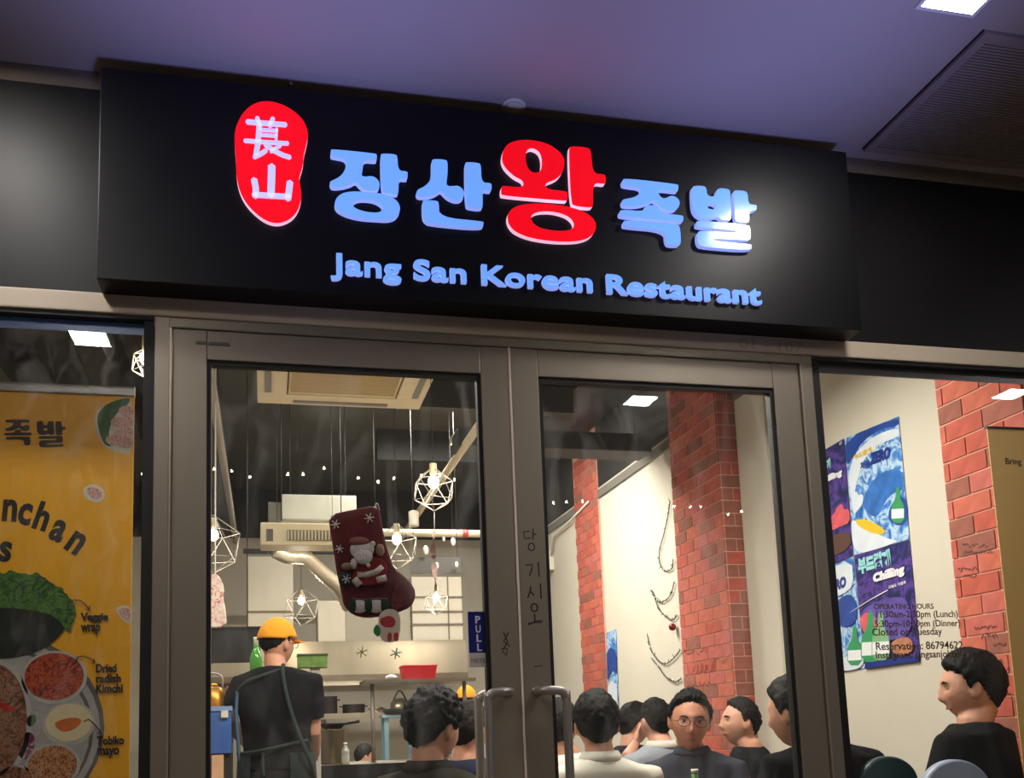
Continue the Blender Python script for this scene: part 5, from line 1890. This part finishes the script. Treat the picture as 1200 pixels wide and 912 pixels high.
        tube('lips', [hp(-.022, .0745, -.067), hp(-.008, .0855, -.0635), hp(0, .0862, -.0645), hp(.008, .0855, -.0635), hp(.022, .0745, -.067)], [.002, .0042, .0044, .0042, .002], M_LIP, root, 8)
    if glasses:
        gm = glasses
        g = None
        for s in (-1, 1):
            c0 = [(s * .033 + .024 * math.cos(a), .101 - .10 * abs(s * .033 + .024 * math.cos(a)) ** 1.5, .004 + .017 * math.sin(a)) for a in np.linspace(0, 2 * math.pi, 25)]
            o = tube('glasses' if g is None else 'rim', [hp(*c) for c in c0], .0016, gm, root if g is None else g, 6)
            g = g or o
            tube('temple', [hp(s * .057, .099, .008), hp(s * .077, .06, .008), hp(s * .081, -.005, .004)], .0016, gm, g, 5)
        tube('bridge', [hp(-.010, .100, .008), hp(0, .106, .011), hp(.010, .100, .008)], .0016, gm, g, 5)
    # ---- shirt
    shirt = shirt or mat('black_cloth', rgb(24, 24, 26), .9)
    bm = bmesh.new()
    bm_loft(bm, [(cx, cy, z, a + .006, b + .008) for cx, cy, z, a, b in secs[1:-1]], 32)
    for v in bm.verts:
        v.co = B @ v.co
    for s in (-1, 1):
        S, E_, Wr, hd_ = shl[s]
        c = B @ Vector((s * .10 * W, -.004, sd - .03))
        if sleeve == 'short':
            bm_tube(bm, [c, S + Vector((0, 0, -.008)), S.lerp(E_, .4), S.lerp(E_, .72)], [.062, .061, .060, .060], 16)
        else:
            bm_tube(bm, [c, S, S.lerp(E_, .5), E_, E_.lerp(Wr, .5), E_.lerp(Wr, .93)], [.07, .067, .060, .054, .047, .040], 16)
    sm = remesh(bm, .011, 3, .007, 8)
    sm.name = 'shirt'
    so = link_mesh('shirt', sm, shirt, root)
    so.name = 'shirt'
    if collar:
        bm = bmesh.new()
        n = 28
        R = []
        for (rr_, z, dy) in ((.070, -.008, 0), (.066, .014, -.002), (.070, .019, -.002), (.092, -.016, 0), (.084, -.024, 0)):
            ring = []
            for k in range(n):
                t = 2 * math.pi * k / n + math.pi / 2
                op = .022 * math.exp(-((math.sin((t - math.pi / 2) / 2)) / .22) ** 2)
                ring.append(bm.verts.new(B @ Vector((rr_ * math.cos(t), rr_ * math.sin(t) * 1.02 + dy - .004, z - op * (1 if z > 0 else -.2)))))
            R.append(ring)
        for p_, q_ in zip(R, R[1:]):
            for k in range(n):
                bm.faces.new((p_[k], p_[(k + 1) % n], q_[(k + 1) % n], q_[k]))
        finish('collar', bm, collar, so, True)
    # ---- trousers and shoes
    bm = bmesh.new()
    hipc = B @ Vector((0, 0, -th))
    hb = Vector((hipc.x, hipc.y, hip))
    bm_ell(bm, hb, (.18 * W, .135, .12), By.to_3x3(), 20, 12)
    feet = []
    for s in (-1, 1):
        hj = hb + By @ Vector((s * .09, .0, -.03))
        if pose == 'sit':
            k_ = hb + By @ Vector((s * .11, .36, .03))
            k_.z = .50
            an = k_ + By @ Vector((0, -.04, 0))
            an.z = .09
        else:
            k_ = Vector((hj.x, hj.y, .50)) + By @ Vector((s * .02, .02, 0))
            an = Vector((hj.x, hj.y, .09)) + By @ Vector((s * .03, -.01, 0))
        bm_tube(bm, [hj, hj.lerp(k_, .5), k_, k_.lerp(an, .5), an], [.095, .085, .068, .058, .05], 14)
        feet.append(an)
    tm = remesh(bm, .016, 2, .005, 7)
    tm.name = 'trousers'
    link_mesh('trousers', tm, trousers or M_CHARC, root)
    for an in feet:
        bm = bmesh.new()
        bm_ell(bm, Vector((an.x, an.y, .048)) + By @ Vector((0, .07, 0)), (.048, .135, .048), By.to_3x3(), 16, 10)
        for v in bm.verts:
            v.co.z = max(v.co.z, .002)
        finish('shoe', bm, M_SHOE, root, True)
    return root, Hm, B, hb


STOOLS = []


def stool(hb, who):
    t = thing('stool', (hb.x, hb.y, 0), 'round wooden stool under the ' + ' '.join(who.split(',')[0].split(' behind ')[0].split()[:10]), 'stool', 'stools under the seated diners')
    z = .385
    lathe('seat', [(.15, z - .03), (.16, z - .02), (.16, z - .004), (.15, z)], (hb.x, hb.y, 0), M_WOOD, t, 24)
    for a in range(4):
        an = a * math.pi / 2 + .78
        tube('leg', [(hb.x + .10 * math.cos(an), hb.y + .10 * math.sin(an), z - .03), (hb.x + .14 * math.cos(an), hb.y + .14 * math.sin(an), 0)], .016, M_WOOD, t, 8)


def diner(*a, **k):
    r = person(*a, **k)
    stool(r[3], a[0])
    return r


D = lambda px, py, dep: (CAM + ray(px, py) * dep).y                     # depth from the camera -> y
C_ = lambda n, r, g, b: mat(n, rgb(r, g, b), .9, var=.06, vscale=5, spec=.06)
# the curly-haired diner close to the left door
diner('person with dark curly hair in an olive shirt behind the left door', (507, 806), D(507, 806, 3.3), -48, -52, nod=12, hair='curly', shirt=C_('olive_shirt', 52, 48, 42), collar=C_('olive_collar', 44, 41, 36), face=True, size=1.04, sleeve='long')
diner('person with short dark hair in navy, half hidden by the left door handle', (549, 822), D(549, 822, 4.2), -40, -45, nod=6, hair='full', shirt=C_('navy_shirt', 38, 42, 58), face=False, size=.98)
# right door group
diner('person in a white collared shirt, full black hair, back turned, nearest the right door', (697, 809), D(697, 809, 3.75), -6, -12, hair='full', shirt=C_('white_shirt', 218, 214, 198), collar=C_('white_collar', 212, 208, 192), face=False, size=1.02, wide=1.06)
diner('person in a white top beside the door handle, mostly hidden by the steel tube', (655, 819), D(655, 819, 4.25), 12, -28, hair='full', shirt=C_('cream_shirt', 222, 214, 200), face=False, size=.95)
Y6 = D(742, 823, 5.6)
e6, w6 = at(733, 894, Y6 - .24), at(743, 874, Y6 - .16)
diner('person in a dark navy top resting the cheek on one hand, beyond the white shirt', (742, 823), Y6, -75, -80, nod=8, hair='full', shirt=C_('dark_navy_top', 34, 36, 46), face=False, size=.98, arms={1: (e6, w6, (at(747, 855, Y6 - .12) - w6).normalized(), Vector((.3, 1, 0)))})
diner('person in a pale blue-grey shirt, back turned, directly left of the person in glasses', (767, 818), D(767, 818, 4.95), 8, 6, hair='thin', shirt=C_('blue_grey_shirt', 140, 144, 152), collar=C_('pale_collar', 196, 190, 180), face=False, size=.98)
diner('person in glasses and a dark grey polo shirt facing the walkway', (806, 808), D(806, 808, 4.2), 150, 160, nod=4, hair='crop', shirt=C_('slate_polo', 58, 60, 68), collar=C_('slate_collar', 66, 70, 80), skin=M_SKIN2, roll=-5, glasses=mat('thin_glasses', rgb(60, 50, 46), .3, .5), size=1.09, lean=-.02)
diner('person in a black shirt in profile against the tall brick pillar, looking left', (865, 818), D(865, 818, 4.85), 60, 84, nod=-8, hair='crop', shirt=C_('black_shirt', 26, 26, 28), size=.98, sleeve='short')
person('person in a black jacket with back turned, cut by the door jamb', (928, 792), D(928, 792, 3.45), 12, 30, nod=4, hair='full', shirt=C_('black_jacket', 24, 25, 26), face=False, size=1.02, sleeve='long', wide=1.18, shift=(.085, .02), shoulder_drop=-.018)
person('person in a black shirt behind the right shop window, profile turned left', (1134, 761), D(1134, 761, 3.5), 30, 54, nod=2, hair='full', shirt=C_('black_tee', 30, 31, 31), size=1.06, wide=1.24, shift=(-.035, .02), shoulder_drop=-.015)
# kitchen staff
person('person in a white top far back in the kitchen, bending behind the counter', (426, 872), 7.0, -60, -70, nod=10, hair='full', shirt=C_('kitchen_whites', 226, 222, 210), face=False, pose='sit', size=.92)
pr, Hm3, B3, _ = person('person in a white top and orange cap far behind the curly-haired diner', (546, 806), 5.6, 0, -30, hair='undercap', shirt=C_('kitchen_whites_second', 222, 218, 206), face=False, size=.95)


def cap(root, Hm, m, sc=1.):
    U, P = head_grid(48, 32)
    keep = U[:, 2] > .20 + .10 * U[:, 1]
    nr = U * np.array([1 / .074, 1 / .096, 1 / .118])
    nr /= np.linalg.norm(nr, axis=1)[:, None]
    Q = P.copy()
    k = .018 * sc
    Q += nr * (k + .011 * np.clip(U[:, 2:3], 0, 1) ** 2)
    F = [f for f in grid_faces(48, 32) if all(keep[i] for i in f)]
    bm = bmesh.new()
    bm_add(bm, Q, F, Hm)
    bmesh.ops.delete(bm, geom=[v for v in bm.verts if not v.link_faces], context='VERTS')
    bmesh.ops.remove_doubles(bm, verts=bm.verts, dist=1e-5)
    bmesh.ops.solidify(bm, geom=list(bm.faces), thickness=.004)
    o = finish('cap', bm, m, root, True)
    bm = bmesh.new()
    rows = []
    for j in range(6):
        r = j / 5
        row = []
        for i in range(17):
            t = (i / 16 - .5) * 2.0
            x = .078 * math.sin(t) * (1 + .10 * r)
            y = .098 * math.cos(t) * 1.0 + r * .088 * math.cos(t * .75)
            z = .034 - .018 * r - .022 * (math.sin(t)) ** 2 + .012
            row.append(bm.verts.new(Hm @ Vector((x, y, z))))
        rows.append(row)
    for a, b in zip(rows, rows[1:]):
        for i in range(16):
            bm.faces.new((a[i], a[i + 1], b[i + 1], b[i]))
    bmesh.ops.solidify(bm, geom=list(bm.faces), thickness=.004)
    finish('brim', bm, m, o, True)
    ell('button', Hm @ Vector((0, -.004, .142)), (.008, .008, .005), m, o, None, 10, 6)
    return o


M_CAP = mat('yellow_orange_cap', rgb(236, 160, 30), .85, var=.06, vscale=12, bump=.2, bscale=160)
cap(pr, Hm3, M_CAP)
YK = D(326, 728, 5.1)
ck_arms = {1: (at(367, 858, YK - .03), at(369, 884, YK + .20), Vector((-.2, .9, -.2)), Vector((-.7, 0, .7))), -1: (at(269, 842, YK + .02), at(284, 868, YK + .24), Vector((.5, .8, -.1)), Vector((.7, 0, .7)))}
ck, HmK, BK, hbK = person('person in orange cap, black tee and dark green apron standing back turned', (325, 729), YK, -16, -48, nod=2, hair='undercap', shirt=C_('black_crew_tee', 30, 30, 33), skin=M_SKIN, pose='stand', arms=ck_arms, size=1.0, wide=1.08, glasses=mat('thin_glasses', rgb(60, 50, 46), .3, .5), trousers=C_('black_trousers', 30, 30, 31))
cap(ck, HmK, M_CAP)
M_APR = mat('dark_green_apron', rgb(38, 52, 48), .9, var=.1, bump=.15, bscale=200)
bk = lambda x, z, e=.0: BK @ Vector((x, -.126 - e, z))


def strap(name, pts, r, m, parent):
    bm = bmesh.new()
    bm_tube(bm, curve_pts(pts, 8), r, 8)
    return finish(name, bm, m, parent, True)


apn = strap('apron', [bk(.06, .0, -.055), bk(.065, -.05, -.02), bk(.10, -.20, .004), bk(.15, -.36, .0), bk(.20, -.50, -.03), BK @ Vector((.21, -.03, -.60))], .011, M_APR, ck)
strap('apron_strap', [bk(.06, -.02, -.05), bk(-.03, -.055, -.01), bk(-.12, -.085, -.01), BK @ Vector((-.185, -.075, -.13))], .010, M_APR, apn)
strap('apron_strap', [BK @ Vector((-.185, -.075, -.13)), BK @ Vector((-.19, -.085, -.25)), BK @ Vector((-.180, -.085, -.38)), BK @ Vector((-.178, -.07, -.5))], .010, mat('blue_grey_strap', rgb(70, 100, 122), .8), apn)
strap('apron_tie', [BK @ Vector((-.19, -.06, -.46)), bk(-.08, -.45, .0), bk(.04, -.43, .003), BK @ Vector((.185, -.06, -.40))], .009, M_APR, apn)
strap('apron_tie', [bk(-.03, -.44, .004), bk(-.035, -.50, .008), bk(-.03, -.58, .008)], .008, M_APR, apn)
bm = bmesh.new()
R = []
for z, gr_ in ((-.46, .010), (-.62, .018), (-.80, .026), (-1.05, .034)):
    ring = []
    for k in range(23):
        t = math.radians(-60 + k * (300 / 22))
        a, b = .185 * 1.06 + gr_, .125 + gr_
        ring.append(bm.verts.new(BK @ Vector((a * math.cos(t), b * math.sin(t), z))))
    R.append(ring)
for p_, q_ in zip(R, R[1:]):
    for k in range(22):
        bm.faces.new((p_[k], p_[k + 1], q_[k + 1], q_[k]))
bmesh.ops.solidify(bm, geom=list(bm.faces), thickness=.004)
finish('apron_skirt', bm, M_APR, apn, True)

# ------------------------------------------------------------------ chairs, table and bottle near the window
def round_chair(px0, px1, pytop, Y, m, label):
    a, b = at(px0, pytop, Y), at(px1, pytop, Y)
    c = (a + b) / 2
    w = (b.x - a.x) / 2
    t = thing('round_back_chair', (c.x, Y, 0), label, 'chair')
    zt = c.z
    L = []
    for k in range(33):
        a_ = math.pi * k / 32
        L.append((c.x + w * math.cos(a_), zt - w * .8 + w * .8 * math.sin(a_)))
    L += [(c.x - w * .9, .50), (c.x + w * .9, .50)]
    bk_ = fill('backrest', [[Vector((x, Y, z)) for x, z in L]], FRONT, (0, Y, 0), .022, m, t, 0, .008)
    box('seat', c.x - w * .95, c.x + w * .95, Y, Y + .40, .42, .46, m, t, .015)
    for sx in (-1, 1):
        for y in (Y + .03, Y + .36):
            tube('leg', [(c.x + sx * w * .8, y, .43), (c.x + sx * w * .9, y, 0)], .014, M_STEEL, t, 8)
    return t


round_chair(1076, 1150, 893, D(1134, 761, 3.5) - .21, mat('pale_blue_plastic_chair', rgb(150, 160, 178), .35), 'chair with a pale blue-grey rounded back at the bottom of the right window')
round_chair(1004, 1066, 889, D(928, 792, 3.45) - .10, mat('dark_teal_plastic_chair', rgb(34, 62, 64), .35), 'chair with a dark teal rounded back beside the right door jamb')
pb_ = at(813, 888, D(813, 888, 3.7))
tb = thing('dining_table', (pb_.x - .10, pb_.y + .02, 0), 'dark wooden dining table between the diners behind the right door', 'table')
tzt = .745
box('top', pb_.x - .22, pb_.x + .14, pb_.y - .14, pb_.y + .10, tzt - .03, tzt, M_WOOD, tb, .004)
tube('pedestal', [(pb_.x - .04, pb_.y - .02, tzt - .03), (pb_.x - .04, pb_.y - .02, .02)], .03, M_DARK, tb, 12)
lathe('foot', [(.15, 0), (.15, .015), (.04, .03)], (pb_.x - .04, pb_.y - .02, 0), M_DARK, tb, 20)
bt = thing('green_bottle', (pb_.x, pb_.y, tzt), 'small green bottle with a white cap on the dark wooden dining table', 'bottle')
hbt = pb_.z - .045 - tzt
lathe('body', [(.03, 0), (.032, .01), (.032, hbt * .55), (.014, hbt * .76), (.012, hbt * .94)], (pb_.x, pb_.y, tzt), M_GGL, bt, 18)
lathe('cap', [(.014, hbt * .94), (.014, hbt)], (pb_.x, pb_.y, tzt), M_WHITE, bt, 14)
bpy.context.view_layer.update()
